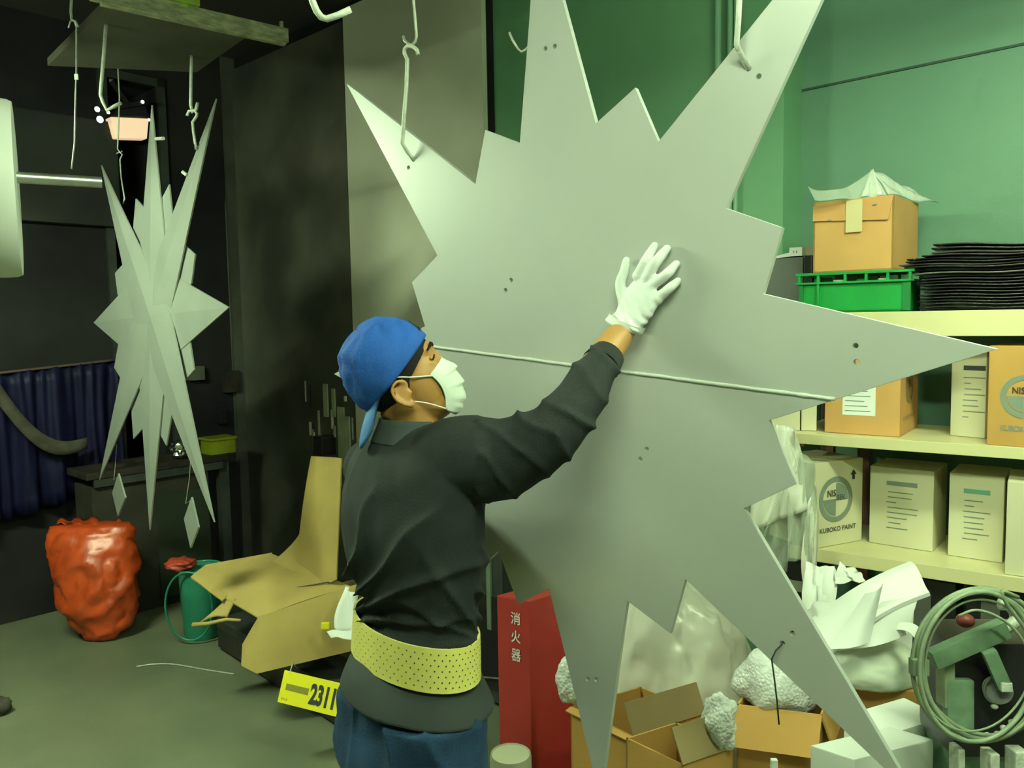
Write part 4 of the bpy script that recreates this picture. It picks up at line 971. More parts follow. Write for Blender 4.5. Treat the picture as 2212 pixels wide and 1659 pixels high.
for du in (0.07, 0.08): mk('slot', hslab(ss0 + du, ss0 + du + 0.002, 0.2535, 0.256, gz + 0.016, gz + 0.024), M_black, parent=sk)
mk('end_block', bevelled(hslab(ss0 + 0.10, ss1 + 0.01, 0.265, 0.33, gz + 0.005, gz + 0.04), 0.002), mat('beige_plastic', (0.40, 0.36, 0.24), 0.5), parent=sk)
# --- lower dark shelf contents
for k, (px, lbl) in enumerate(((2010, 'black boxed kit with a grey label under the middle shelf'), (2160, 'black box half hidden by the hose coil under the middle shelf'))):
    s_ = hs(px, 1330, 0.10)[0]; t = thing('black_box', lbl, 'box', HS(s_, 0.2, 0.62))
    mk('body', bevelled(hslab(s_ - 0.09, s_ + 0.07, 0.10, 0.32, 0.621, 0.86), 0.004), M_black, parent=t)
    mk('label', hslab(s_ - 0.05, s_ + 0.0, 0.098, 0.101, 0.70, 0.83), M_greycase, parent=t)
s_ = hs(1708, 1290, 0.12)[0]
t = thing('black_box', 'black box lettered CO under the middle shelf end', 'box', HS(s_, 0.2, 0.62))
zco = hs(1708, 1215, 0.12)[1]
mk('body', bevelled(hslab(s_ - 0.10, s_ + 0.07, 0.12, 0.34, 0.621, zco), 0.004), M_black, parent=t)
mk('band', hslab(s_ - 0.095, s_ + 0.068, 0.117, 0.121, hs(1708, 1275, 0.12)[1], hs(1708, 1252, 0.12)[1]), mat('grey_print_band', (0.35, 0.38, 0.3), 0.6), parent=t)
mk('lettering', text('CO', HS(s_ - 0.015, 0.1185, hs(1708, 1316, 0.12)[1]), AH, Z, 0.03, 0.001, bold=0.02), M_paper, parent=t)

# plastic film hanging over the shelf end
fa = lambda x, y, d=-0.06: hit(x, y, VH, DH + d)
film = thing('plastic_film', 'clear plastic film draped over the end of the shelf beside the star', 'film', fa(1690, 1240))
wob = lambda u, v: -VH * (0.015 * math.sin(u * 9 + v * 4) + 0.008 * math.sin(u * 23 - v * 9))
mk('upper_drape', patch(fa(1615, 1150), fa(1745, 1100), fa(1722, 930), fa(1650, 905), 14, 18, wob, 0.001), M_bag, parent=film, smooth=True)
mk('edge_drape', patch(fa(1700, 1210, -0.08), fa(1757, 1215, -0.05), fa(1764, 1010, -0.04), fa(1712, 948, -0.05), 12, 18, wob, 0.001), M_film, parent=film, smooth=True)
mk('lower_drape', patch(fa(1735, 1300, -0.09), fa(1765, 1260, -0.03), fa(1764, 1040, -0.03), fa(1735, 1120, -0.06), 8, 16, wob, 0.001), M_bag, parent=film, smooth=True)
mk('back_drape', patch(fa(1600, 1240, -0.03), fa(1700, 1235, -0.02), fa(1720, 1000, -0.02), fa(1600, 1050, -0.02), 12, 14, wob, 0.001), M_film, parent=film, smooth=True)
mk('gathered_edge', tube(spline([fa(1648, 1165, -0.10), fa(1668, 1110, -0.11), fa(1690, 1060, -0.10), fa(1712, 1030, -0.09), fa(1722, 1000, -0.08), fa(1708, 960, -0.07)], 4), 0.004, 6), M_film, parent=film, smooth=True)

# ================================================================== PACKING WASTE at the lower right
# clear bag of film behind the lower spikes
pb = thing('packing_bag', 'large milky plastic bag of packing film behind the lower spikes of the star', 'bag', Vector((P(1450, 1500, 2.75).x, P(1450, 1500, 2.75).y, 0)))
bc = P(1450, 1420, 2.75)
mk('bag_body', blob(Vector((bc.x, bc.y, bc.z - 0.14)), 0.27, 0.16, 0.42, 21, 0.20, 1.9, 5, flat=0.0, crease=1.0), M_bag, parent=pb, smooth=True)
mk('inner_stuffing', blob(Vector((bc.x, bc.y + 0.06, bc.z - 0.16)), 0.22, 0.12, 0.36, 22, 0.18, 2.4, 4, flat=0.0), mat('stuffing', (0.78, 0.75, 0.58), 0.8, var=0.1), parent=pb, smooth=True)
b2 = P(1238, 1468, 2.45)
solo('bubble_wrap_scrap', blob(b2, 0.05, 0.04, 0.075, 25, 0.28, 1.8, 5, crease=0.3), M_bubble, 'small scrap of bubble wrap beside the red cabinet', 'bubble wrap', smooth=True)
# open cartons on the floor (corner towards camera)
er, el = Vector((math.sin(R(62)), math.cos(R(62)), 0)), Vector((-math.sin(R(42)), math.cos(R(42)), 0))
c = P(1367, 1590, 2.25)
t = carton('cardboard_box', 'open cardboard box with its flap raised below the bottom spike of the star', 'box', c, er, 0.26, el, 0.24, 0.0, c.z, M_cardY, flaps=(('r', 112, 0.09), ('l', -25, 0.02)), open_top=True)
mk('tape', quad(c + el * 0.16 - Z * 0.02 + el.cross(Z).normalized() * 0, -el, Z, 0.07, 0.018), M_tape, parent=t)
zfill = c.z
c = P(1473, 1652, 2.02)
carton('cardboard_box', 'open cardboard box with a dark raised flap in front of the other cartons', 'box', c, er, 0.17, el, 0.18, 0.0, c.z, M_cardY, flaps=(('r', 112, 0.09),), open_top=True)
c = P(1770, 1602, 2.10)
er3, el3 = Vector((math.sin(R(30)), math.cos(R(30)), 0)), Vector((-math.sin(R(72)), math.cos(R(72)), 0))
cz_ = P(1772, 1545, 2.18).z
t = carton('cardboard_box', 'yellow-brown open carton with bubble wrap on it under the right spike', 'box', P(1775, 1550, 2.18), er3, 0.20, el3, 0.22, 0.0, cz_, M_cardY, flaps=(('l', -60, 0.11), ('r', -70, 0.09)), open_top=True)
bb = P(1680, 1470, 2.30)
solo('bubble_wrap_roll', blob(Vector((bb.x, bb.y, bb.z)), 0.115, 0.09, 0.095, 31, 0.22, 1.5, 5, crease=0.25), M_bubble, 'bulging bundle of white bubble wrap on the open carton', 'bubble wrap', smooth=True)
bb = P(1552, 1560, 2.10)
solo('bubble_wrap_scrap', blob(bb, 0.045, 0.04, 0.075, 33, 0.28, 1.8, 5, crease=0.3), M_bubble, 'twisted tail of bubble wrap between the two open cartons', 'bubble wrap', smooth=True)
# stack behind the lower right spike: carton, white bags, foam sheets
cq = P(1980, 1496, 2.22); er4, el4 = Vector((math.sin(R(50)), math.cos(R(50)), 0)), Vector((-math.sin(R(62)), math.cos(R(62)), 0))
carton('cardboard_box', 'brown carton under the white plastic bag beside the hose coil', 'box', cq, er4, 0.16, el4, 0.17, 0.0, cq.z, M_cardY)
wbg = P(1885, 1440, 2.30)
solo('white_bag', blob(Vector((wbg.x, wbg.y, wbg.z)), 0.125, 0.09, 0.085, 41, 0.08, 1.7, 5, flat=cq.z + 0.001, crease=0.5), mat('milky_white_bag', (0.74, 0.78, 0.66), 0.35), 'round milky white bag on the carton beside the hose coil', 'bag', smooth=True)
q = P(1862, 1440, 2.50)
solo('cardboard_box', bevelled(hexa(Vector((q.x, q.y, q.z / 2 + 0.03)), er4 * 0.05, el4 * 0.05, Z * (q.z / 2 + 0.03)), 0.004), M_card, 'narrow brown carton standing between the star and the white bag', 'box')
fo = thing('foam_sheets', 'loose heap of white packing foam sheets in front of the shelf', 'foam', P(1870, 1400, 2.30))
mk('foam_sheet', patch(P(1735, 1350, 2.28), P(1800, 1395, 2.16), P(2008, 1272, 2.24), P(1966, 1212, 2.36), 14, 10, lambda u, v: Z * (0.02 * math.sin(math.pi * v) + 0.01 * math.sin(u * 5)), 0.012), M_foam, parent=fo, smooth='auto')
mk('foam_sheet', patch(P(1790, 1402, 2.14), P(1880, 1385, 2.12), P(1908, 1258, 2.17), P(1868, 1282, 2.17), 10, 10, lambda u, v: -F0 * 0.02 * math.sin(math.pi * u), 0.004), M_foam, parent=fo, smooth='auto')
mk('foam_sheet', patch(P(1800, 1405, 2.20), P(1960, 1370, 2.20), P(1985, 1285, 2.24), P(1905, 1300, 2.22), 12, 10, lambda u, v: -F0 * 0.03 * math.sin(math.pi * u) * (1 - v), 0.004), M_foam, parent=fo, smooth='auto')
mk('foam_sheet', patch(P(1735, 1340, 2.36), P(1800, 1345, 2.34), P(1808, 1228, 2.40), P(1738, 1215, 2.42), 8, 8, wob, 0.004), M_foam, parent=fo, smooth='auto')
mk('foam_sheet', patch(P(1805, 1260, 2.38), P(1870, 1255, 2.40), P(1850, 1232, 2.42), P(1812, 1215, 2.42), 6, 6, wob, 0.003), M_foam, parent=fo, smooth='auto')
mk('foam_sheet', patch(P(1790, 1420, 2.32), P(1970, 1400, 2.34), P(1975, 1300, 2.42), P(1790, 1330, 2.42), 10, 8, lambda u, v: -F0 * 0.05 * math.sin(math.pi * u), 0.004), M_foam, parent=fo, smooth='auto')
mk('foam_strip', patch(P(1930, 1362, 2.20), P(1945, 1345, 2.20), P(2010, 1418, 2.12), P(1990, 1428, 2.12), 4, 12, lambda u, v: Z * 0.03 * math.sin(math.pi * v) + CR * 0.012 * math.sin(math.pi * v), 0.003), M_foam, parent=fo, smooth='auto')
mk('foam_sheet', blob(P(1800, 1350, 2.30), 0.07, 0.06, 0.06, 44, 0.25, 2, 4), M_foam, parent=fo, smooth=True)
# styrofoam block and white carton in front
sA_, sB_ = P(1903, 1585, 1.98), P(2022, 1542, 2.06)
ex = Vector((sB_.x - sA_.x, sB_.y - sA_.y, 0)); lx = ex.length; ex.normalize(); ey = Vector((-ex.y, ex.x, 0))
zs = (sA_.z + sB_.z) / 2
st = thing('styrofoam_block', 'white styrofoam block in front of the hose coil', 'styrofoam', Vector((sA_.x, sA_.y, zs - 0.08)) + ex * lx / 2 + ey * 0.05)
mk('block', bevelled(hexa(Vector((sA_.x, sA_.y, zs - 0.04)) + ex * lx / 2 + ey * 0.045, ex * lx * 0.56, ey * 0.06, Z * 0.04), 0.008), M_styro, parent=st, smooth='auto')
wq = P(1845, 1655, 1.86)
er5, el5 = Vector((math.sin(R(70)), math.cos(R(70)), 0)), Vector((-math.sin(R(50)), math.cos(R(50)), 0))
carton('white_carton', 'low white carton under the tip of the lower right spike', 'carton', wq, er5, 0.24, el5, 0.10, 0.0, P(1845, 1640, 1.86).z, mat('white_board', (0.82, 0.84, 0.78), 0.6))
q = Vector((sA_.x, sA_.y, 0)) + ex * lx / 2 + ey * 0.06
solo('support_crate', bevelled(hexa(Vector((q.x, q.y, (zs - 0.08) / 2)), ex * 0.075, ey * 0.06, Z * (zs - 0.08) / 2), 0.004), M_pump, 'dusty green metal crate under the styrofoam block', 'crate')
q = P(1672, 1640, 1.98)
solo('white_stick', bevelled(hexa(Vector((q.x, q.y, q.z / 2)) , CR * 0.008, Vector((0, 0.006, 0)), Z * q.z / 2), 0.002), M_styro, 'thin white foam stick standing in front of the cartons', 'stick')

# ================================================================== PUMP WITH HOSE COIL (right edge)
tP = 1.80
pm = thing('spray_pump', 'dusty green spray pump with a slanted handle at the right edge', 'pump', Vector((P(2140, 1600, tP).x, P(2140, 1600, tP).y, 0)))
pc = P(2140, 1440, tP + 0.05)
pbx = Vector((pc.x, pc.y, 0))
mk('body', bevelled(hexa(P(2130, 1480, tP + 0.10), CR * 0.12, Vector((0, 0.08, 0)), CU * 0.13), 0.02), M_black, parent=pm, smooth='auto')
mk('pedestal', bevelled(hexa(Vector((pbx.x + 0.03, pbx.y + 0.06, P(2140, 1610, tP).z / 2)), CR * 0.10, Vector((0, 0.09, 0)), Z * P(2140, 1610, tP).z / 2), 0.01), M_pump, parent=pm, smooth='auto')
mk('handle_bar', bevelled(bar(P(2012, 1425, tP - 0.02), P(2172, 1355, tP - 0.02), 0.03, 0.042), 0.008), M_pump, parent=pm, smooth='auto')
mk('elbow', tube(spline([P(2150, 1365, tP - 0.01), P(2185, 1350, tP - 0.01), P(2195, 1330, tP), P(2180, 1308, tP), P(2160, 1305, tP)], 5), 0.013, 10), M_hook, parent=pm, smooth=True)
mk('lever', bevelled(bar(P(2135, 1405, tP - 0.04), P(2170, 1485, tP - 0.04), 0.024, 0.03), 0.006), M_pump, parent=pm, smooth='auto')
mk('lever_tip', bevelled(hexa(P(2170, 1482, tP - 0.045), CR * 0.012, F0 * 0.01, CU * 0.010), 0.003), M_hook, parent=pm)
mk('front_plate', bevelled(hexa(P(2070, 1520, tP + 0.0), CR * 0.03, F0 * 0.012, CU * 0.055), 0.006), M_pump, parent=pm)
mk('side_plate', bevelled(hexa(P(2042, 1475, tP + 0.01), CR * 0.012, F0 * 0.02, CU * 0.05), 0.005), M_hose, parent=pm)
mk('gauge', join(cyl(P(2155, 1490, tP - 0.02), P(2155, 1490, tP + 0.03), 0.03, 24), ring(P(2155, 1490, tP - 0.02), CR * 0.03, CU * 0.03, 0.003)), M_greycase, parent=pm, smooth='auto')
mk('red_valve', ellipsoid(P(2085, 1340, tP + 0.05), CR * 0.02, F0 * 0.02, CU * 0.016), mat('dull_red', (0.18, 0.03, 0.02), 0.5), parent=pm, smooth=True)
for (x, y) in ((2133, 1588), (2155, 1585), (2168, 1572), (2186, 1560), (2148, 1526)):
    mk('bolt', ellipsoid(P(x, y, tP - 0.02), CR * 0.008, F0 * 0.008, CU * 0.006, 10, 6), M_hook, parent=pm, smooth=True)
for (x0, x1, y0, y1) in ((2060, 2074, 1612, 1680), (2128, 2148, 1622, 1690), (2182, 2212, 1618, 1690)):
    mk('front_rib', bevelled(hexa(P((x0 + x1) / 2, (y0 + y1) / 2, tP - 0.05), CR * (x1 - x0) / 2 * tP / FPX, F0 * 0.02, CU * (y1 - y0) / 2 * tP / FPX), 0.003), M_hook, parent=pm)
hc = thing('hose_coil', 'grey-green hose coiled in loose loops over the spray pump', 'hose', P(2130, 1600, tP - 0.06))
cl_ = [(2118, 1436, 140, 165, -8), (2124, 1438, 132, 158, 6), (2112, 1440, 130, 160, -3), (2130, 1432, 140, 158, 10), (2122, 1446, 122, 150, 4), (2110, 1430, 128, 150, -14)]
for k, (x, y, rx, ry, tilt) in enumerate(cl_):
    c = P(x, y, tP - 0.06 - 0.012 * (k % 3)); s = (tP - 0.06) / FPX
    ax = (CR * math.cos(R(tilt)) + CU * math.sin(R(tilt)) + F0 * 0.1 * ((k % 3) - 1)) * rx * s; ay = (CU * math.cos(R(tilt)) - CR * math.sin(R(tilt))) * ry * s
    mk('hose_loop', ring(c, ax, ay, 0.0052 if k < 4 else 0.0025, 64), M_hose, parent=hc, smooth=True)
mk('hose_tail', tube(spline([P(2200, 1290, tP - 0.07), P(2165, 1278, tP - 0.08), P(2178, 1310, tP - 0.08), P(2205, 1345, tP - 0.08), P(2240, 1400, tP - 0.07)], 6), 0.004, 8), M_hose, parent=hc, smooth=True)
mk('hose_tail', tube(spline([P(2070, 1330, tP - 0.08), P(2110, 1318, tP - 0.085), P(2160, 1335, tP - 0.085), P(2200, 1370, tP - 0.085), P(2235, 1430, tP - 0.08)], 6), 0.003, 8), M_hose, parent=hc, smooth=True)
mk('hose_clamp', bevelled(hexa(P(1985, 1440, tP - 0.05), CR * 0.018, F0 * 0.012, CU * 0.018), 0.005), M_hose, parent=hc)

# ================================================================== THE WORKER
BF, BR_ = Vector((0.77, 0.64, 0)).normalized(), Vector((0.64, -0.77, 0)).normalized()   # facing, his right
tT = 1.70
def bodyring(y, cx, hp, dr=0.62, t=tT, grow=1.0):
    c = P(cx, y, t); k = hp * t / FPX * grow / math.sqrt(BR_.x ** 2 + (dr * BF.x) ** 2)
    return c, BR_ * k, BF * (k * dr)
def smooth_rings(rs, sub=4):
    C = spline([r_[0] for r_ in rs], sub); A = spline([r_[1] for r_ in rs], sub); B = spline([r_[2] for r_ in rs], sub)
    return list(zip(C, A, B))
torso = [bodyring(1402, 898, 128), bodyring(1370, 899, 136), bodyring(1330, 899, 137), bodyring(1292, 902, 137), bodyring(1250, 894, 156), bodyring(1190, 888, 167), bodyring(1110, 886, 171),
         bodyring(1040, 886, 160, 0.6), bodyring(990, 886, 142, 0.56), bodyring(955, 884, 112, 0.54), bodyring(925, 880, 76, 0.6), bodyring(905, 882, 56, 0.8)]
armP = [(900, 995, 1.665, 62), (960, 985, 1.635, 80), (1020, 985, 1.60, 92), (1080, 990, 1.57, 94), (1140, 966, 1.54, 82), (1192, 936, 1.515, 70), (1230, 893, 1.515, 62), (1262, 843, 1.54, 55), (1292, 797, 1.575, 44), (1313, 766, 1.60, 36)]
armC = spline([P(x, y, t) for x, y, t, r_ in armP], 4); armR = lerp_list([r_ * t / FPX for x, y, t, r_ in armP], 4)
# left arm: reaches round to steady the plate, hidden behind the torso
LW = onS(968, 1085, 0.045)
lsh = P(884, 1035, tT) - BR_ * 0.15
lel = lsh * 0.45 + LW * 0.55 - Z * 0.20 - BR_ * 0.04
larm = spline([lsh + BR_ * 0.05, lsh, (lsh + lel) / 2 - BR_ * 0.01, lel, (lel + LW) / 2, LW], 5)
larmR = lerp_list([0.062, 0.068, 0.060, 0.054, 0.047, 0.036], 5)
folds = []
def crest(x): return (1 - abs(math.sin(x))) ** 2 - 0.35
def jd(p, n):
    d = p - CAM; t = d.dot(F0); px = CX + d.dot(CR) / t * FPX; py = CY - d.dot(CU) / t * FPX
    k = 0.006 * noise.noise(Vector((p.x * 9, p.y * 9, p.z * 5))) + 0.002 * noise.noise(p * 22)
    # drapery: crests that converge on the left waist and fan out towards the shoulder and right hip
    if py > 930 and px < 1070 and n.dot(F0) < 0.4:
        ang = math.atan2(1345 - py, px - 715); rad = math.hypot(px - 715, 1345 - py)
        fall = min(1.0, rad / 70) * max(0.0, min(1.0, (1385 - py) / 40)) * max(0.0, 1 - rad / 480)
        k += 0.030 * fall * crest(ang * 7.5 + 1.0 * noise.noise(Vector((px * 0.008, py * 0.008, 0))))
        a2 = math.atan2(1390 - py, 1050 - px); r2 = math.hypot(1050 - px, 1390 - py)
        k += 0.018 * min(1.0, r2 / 130) * max(0.0, 1 - r2 / 330) * crest(a2 * 6 + 0.6)
    if px > 1030:                      # sleeve wrinkles around the elbow and armpit
        u = (px - 1040) * 0.64 + (1000 - py) * 0.77
        k += 0.013 * crest(u * 0.045 + 1.6 * noise.noise(Vector((px * 0.010, py * 0.010, 2)))) * (0.6 + 0.5 * noise.noise(Vector((px * 0.02, py * 0.02, 5))))
    return k
person = thing('person', 'worker in blue cap, mask and dark jumper wiping the large star with a gloved hand', 'person', Vector((P(892, 1480, tT).x, P(892, 1480, tT).y, 0)))
jump = remesh([loft(smooth_rings(torso), 32), tube(armC, armR, 20), tube(larm, larmR, 18), ellipsoid(P(965, 985, 1.63), BR_ * 0.085, BF * 0.075, Z * 0.075), ellipsoid(lsh, BR_ * 0.065, BF * 0.065, Z * 0.06)], 0.0065, 5, jd)
mk('jumper', jump, M_jumper, parent=person, smooth=True, label='charcoal knit jumper')
# collar
cr_ = [bodyring(955, 880, 84, 0.85), bodyring(935, 880, 74, 0.9), bodyring(915, 882, 68, 0.92), bodyring(905, 883, 66, 0.92), bodyring(908, 883, 60, 0.92), bodyring(930, 882, 58, 0.92)]
def tilt_ring(r_, k): return (r_[0], r_[1], r_[2])
colv, colf = loft(cr_, 32, cap=False)
colv = [v - Z * 0.16 * ((v - P(885, 915, tT)).dot(BF) * 0.5) for v in colv]
mk('collar', (colv, colf), mat('dark_rib_collar', (0.03, 0.04, 0.038), 0.85), parent=person, smooth=True)
# sleeve cuff ring
mk('cuff', loft([(armC[-4], *(v * armR[-4] * 1.03 for v in frames(armC)[-4])), (armC[-1], *(v * armR[-1] * 1.05 for v in frames(armC)[-1])), (armC[-1], *(v * armR[-1] * 0.85 for v in frames(armC)[-1]))], 24, cap=False), M_jumper, parent=person, smooth=True)
# belt, hem, trousers
def belt_ring(f, grow):
    r_ = bodyring(1336 + 86 * f, 897 - 2 * f, 140 + 2 * f, 0.64, tT, grow)
    return r_
def tilted(rings, n, slope):
    V, Fc = loft(rings, n, cap=False)
    c0_ = rings[0][0]
    return [v - Z * slope * ((v - c0_).dot(R0) + 0.0) for v in V], Fc
bl_ = [belt_ring(0.0, 0.985), belt_ring(0.0, 1.02), belt_ring(0.25, 1.025), belt_ring(0.5, 1.03), belt_ring(0.75, 1.03), belt_ring(1.0, 1.035), belt_ring(1.0, 0.985)]
mk('back_belt', tilted(bl_, 48, 0.09), M_belt, parent=person, smooth='auto', label='perforated lime back support belt')
pv = []
rbm = []
for j in range(7):
    f = 0.12 + 0.125 * j
    for i in range(30):
        a = -math.pi * 0.62 + (i + 0.5 * (j % 2)) * math.pi * 1.1 / 30
        r_ = belt_ring(f, 1.031); p = r_[0] + r_[1] * math.cos(a) + r_[2] * math.sin(a)
        nrm = (r_[1].normalized() * math.cos(a) / r_[1].length + r_[2].normalized() * math.sin(a) / r_[2].length).normalized()
        p = p - Z * 0.09 * ((p - bl_[0][0]).dot(R0)); tx = nrm.cross(Z).normalized()
        p = p + nrm * 0.0012
        pv.append(([p + (tx * math.cos(q * math.pi / 3) + Z * math.sin(q * math.pi / 3)) * 0.0016 for q in range(6)], [(0, 1, 2, 3, 4, 5)]))
pf = mk('perforations', join(*pv), M_ink, parent=person, flip=False); pf['kind'] = 'stuff'
hem_r = [bodyring(1412, 897, 132, 0.64), bodyring(1440, 896, 148, 0.76), bodyring(1468, 899, 160, 0.82), bodyring(1490, 902, 168, 0.84), bodyring(1488, 902, 163, 0.84)]
V, Fc = tilted(smooth_rings(hem_r, 3), 48, 0.10)
V = [v + (v - P(896, 1480, tT)).normalized() * 0.008 * noise.noise(v * 11) for v in V]
mk('shirt_hem', (V, Fc), M_hemcloth, parent=person, smooth=True, label='dark grey shirt hem below the belt')
hipc = P(888, 1560, tT)
def legring(c, k, dr=1.0): return (c, BR_ * k, BF * k * dr)
def legs(g):
    out = []
    for s in (1, -1):
        top_ = hipc + BR_ * 0.085 * s
        pts = [(top_ + Z * 0.06, 0.105), (top_ - Z * 0.08, 0.105), (top_ - Z * 0.22 + BF * 0.01, 0.092), (Vector((top_.x, top_.y, 0.48)) + BF * 0.02, 0.074), (Vector((top_.x, top_.y, 0.30)), 0.066), (Vector((top_.x, top_.y, 0.10)) - BF * 0.01, 0.062)]
        out.append(loft(smooth_rings([legring(c, k * g, 1.08) for c, k in pts], 4), 24))
    return out
def td(p, n):
    q = Vector((p.x * 8, p.y * 8, p.z * 8))
    return 0.005 * noise.noise(Vector((p.x * 9, p.y * 9, p.z * 5))) + 0.011 * ((1 - abs(noise.noise(Vector((p.x * 7, p.y * 7, p.z * 4.5 + p.x * 4))))) ** 7 - 0.2) + 0.003 * noise.noise(q * 3)
hips = [bodyring(1430, 896, 122, 0.62), bodyring(1490, 892, 134, 0.64), bodyring(1560, 892, 142, 0.72), bodyring(1640, 891, 143, 0.74), bodyring(1690, 888, 138, 0.76)]
trou = remesh([loft(smooth_rings(hips), 32)] + legs(1.0), 0.0075, 4, td)
mk('trousers', trou, M_jeans, parent=person, smooth=True, label='dark blue work trousers')
q = P(1002, 1566, tT - 0.14)
for (x0, y0, x1, y1) in ((765, 1500, 775, 1600), (1000, 1545, 950, 1640)):
    pass
for s in (1, -1):
    c_ = Vector((hipc.x, hipc.y, 0)) + BR_ * 0.085 * s
    mk('shoe', remesh([loft([(c_ - BF * 0.07 + Z * 0.05, BR_ * 0.035, Z * 0.045), (c_ + Z * 0.055, BR_ * 0.042, Z * 0.05), (c_ + BF * 0.10 + Z * 0.04, BR_ * 0.046, Z * 0.035), (c_ + BF * 0.19 + Z * 0.03, BR_ * 0.036, Z * 0.025)], 16), tube([c_ - BF * 0.01 + Z * 0.04, c_ - BF * 0.01 + Z * 0.12], 0.055, 14)], 0.006, 3), M_sole, parent=person, smooth=True)

# head frame
HP = R(27)
hf0 = Vector((0.985, 0.174, 0)).normalized(); hr = Vector((0.174, -0.985, 0)).normalized()
hf = hf0 * math.cos(HP) + Z * math.sin(HP); hu = -hf0 * math.sin(HP) + Z * math.cos(HP)
E = P(868, 840, 1.615) - hr * 0.072
def Hd(f, r_, u): return E + hf * f + hr * r_ + hu * u
def hell(c, r_, nu=24, nv=16): return ellipsoid(Hd(*c), hf * r_[0], hr * r_[1], hu * r_[2], nu, nv)
neck_b = P(886, 935, tT)
ear = []
def He(f, r_, u): return Hd(f + 0.006, r_, u - 0.010)
for s in (1, -1):
    ear += [tube(spline([He(0.006, 0.072 * s, 0.008), He(0.004, 0.080 * s, 0.022), He(-0.010, 0.086 * s, 0.028), He(-0.024, 0.088 * s, 0.018), He(-0.026, 0.087 * s, -0.002), He(-0.016, 0.083 * s, -0.020), He(-0.003, 0.076 * s, -0.030), He(0.006, 0.072 * s, -0.024)], 4), 0.0046, 8),
            ellipsoid(He(-0.010, 0.075 * s, 0.0), hf * 0.017, hr * 0.006, hu * 0.024, 14, 8), ellipsoid(He(-0.001, 0.074 * s, -0.026), hf * 0.009, hr * 0.0055, hu * 0.008, 12, 8), ellipsoid(He(0.006, 0.074 * s, -0.004), hf * 0.005, hr * 0.006, hu * 0.007, 10, 8)]
head = [hell((0.0, 0, 0.043), (0.089, 0.074, 0.092)), hell((0.040, 0, -0.012), (0.064, 0.063, 0.090)), hell((0.046, 0, -0.066), (0.052, 0.053, 0.036)), hell((0.078, 0, -0.082), (0.020, 0.022, 0.018)),
        hell((0.072, 0, 0.042), (0.028, 0.047, 0.026)), hell((0.068, 0.040, -0.004), (0.024, 0.020, 0.022)), hell((0.068, -0.040, -0.004), (0.024, 0.020, 0.022)), hell((0.084, 0, -0.05), (0.016, 0.026, 0.02)),
        tube([Hd(0.092, 0, 0.034), Hd(0.098, 0, 0.012), Hd(0.103, 0, -0.010), Hd(0.101, 0, -0.020)], [0.008, 0.009, 0.010, 0.009], 12),
        tube(spline([Hd(-0.012, 0, -0.02), Hd(-0.002, 0, -0.07), (Hd(-0.002, 0, -0.07) + neck_b) / 2 + BF * 0.004, neck_b, neck_b - Z * 0.05], 4), lerp_list([0.056, 0.054, 0.054, 0.060, 0.075], 4), 24)] + ear
WR = onS(1352, 708, 0.032)            # right wrist
farm = spline([P(1200, 945, 1.515), P(1250, 862, 1.55), P(1300, 778, 1.592), (P(1322, 745, 1.615) + WR) * 0.5 + Vector((0, 0, 0)), WR], 4)
farmR = lerp_list([0.045, 0.042, 0.034, 0.028, 0.0235], 4)
larm_s = [p for p in larm]; 
inner = [tuple([r_[0], r_[1] * 0.86, r_[2] * 0.86]) for r_ in torso]
body = remesh(head + [loft(smooth_rings(inner), 24), tube(farm, farmR, 18), tube(armC[:26], [r_ * 0.72 for r_ in armR[:26]], 14), tube(larm, [r_ * 0.72 for r_ in larmR], 14), loft(smooth_rings([(r_[0], r_[1] * 0.72, r_[2] * 0.72) for r_ in hips]), 24), loft([bodyring(1395, 898, 108), bodyring(1460, 893, 108)], 24)] + legs(0.68), 0.004, 5)
mk('body', body, M_skin, parent=person, smooth=True)
# eyes, brows
for s in (1, -1):
    ey_ = mk('eye', hell((0.0825, 0.031 * s, 0.022), (0.0065, 0.011, 0.0048), 16, 10), M_eye, parent=person, smooth=True)
    mk('iris', hell((0.0875, 0.030 * s, 0.022), (0.003, 0.0048, 0.0042), 12, 8), M_ink, parent=ey_, smooth=True)
    mk('eyelid', tube(spline([Hd(0.084, 0.016 * s, 0.025), Hd(0.0885, 0.029 * s, 0.029), Hd(0.080, 0.045 * s, 0.023)], 4), 0.003, 8), M_skin, parent=ey_, smooth=True)
    mk('eyelashes', tube(spline([Hd(0.087, 0.016 * s, 0.0235), Hd(0.0915, 0.029 * s, 0.026), Hd(0.0835, 0.047 * s, 0.020)], 4), 0.0016, 6), M_hair, parent=ey_, smooth=True)
    mk('eyebrow', tube(spline([Hd(0.0975, 0.010 * s, 0.043), Hd(0.0960, 0.028 * s, 0.049), Hd(0.083, 0.048 * s, 0.042)], 5), lerp_list([0.003, 0.0042, 0.0018], 5), 8), M_hair, parent=person, smooth=True)
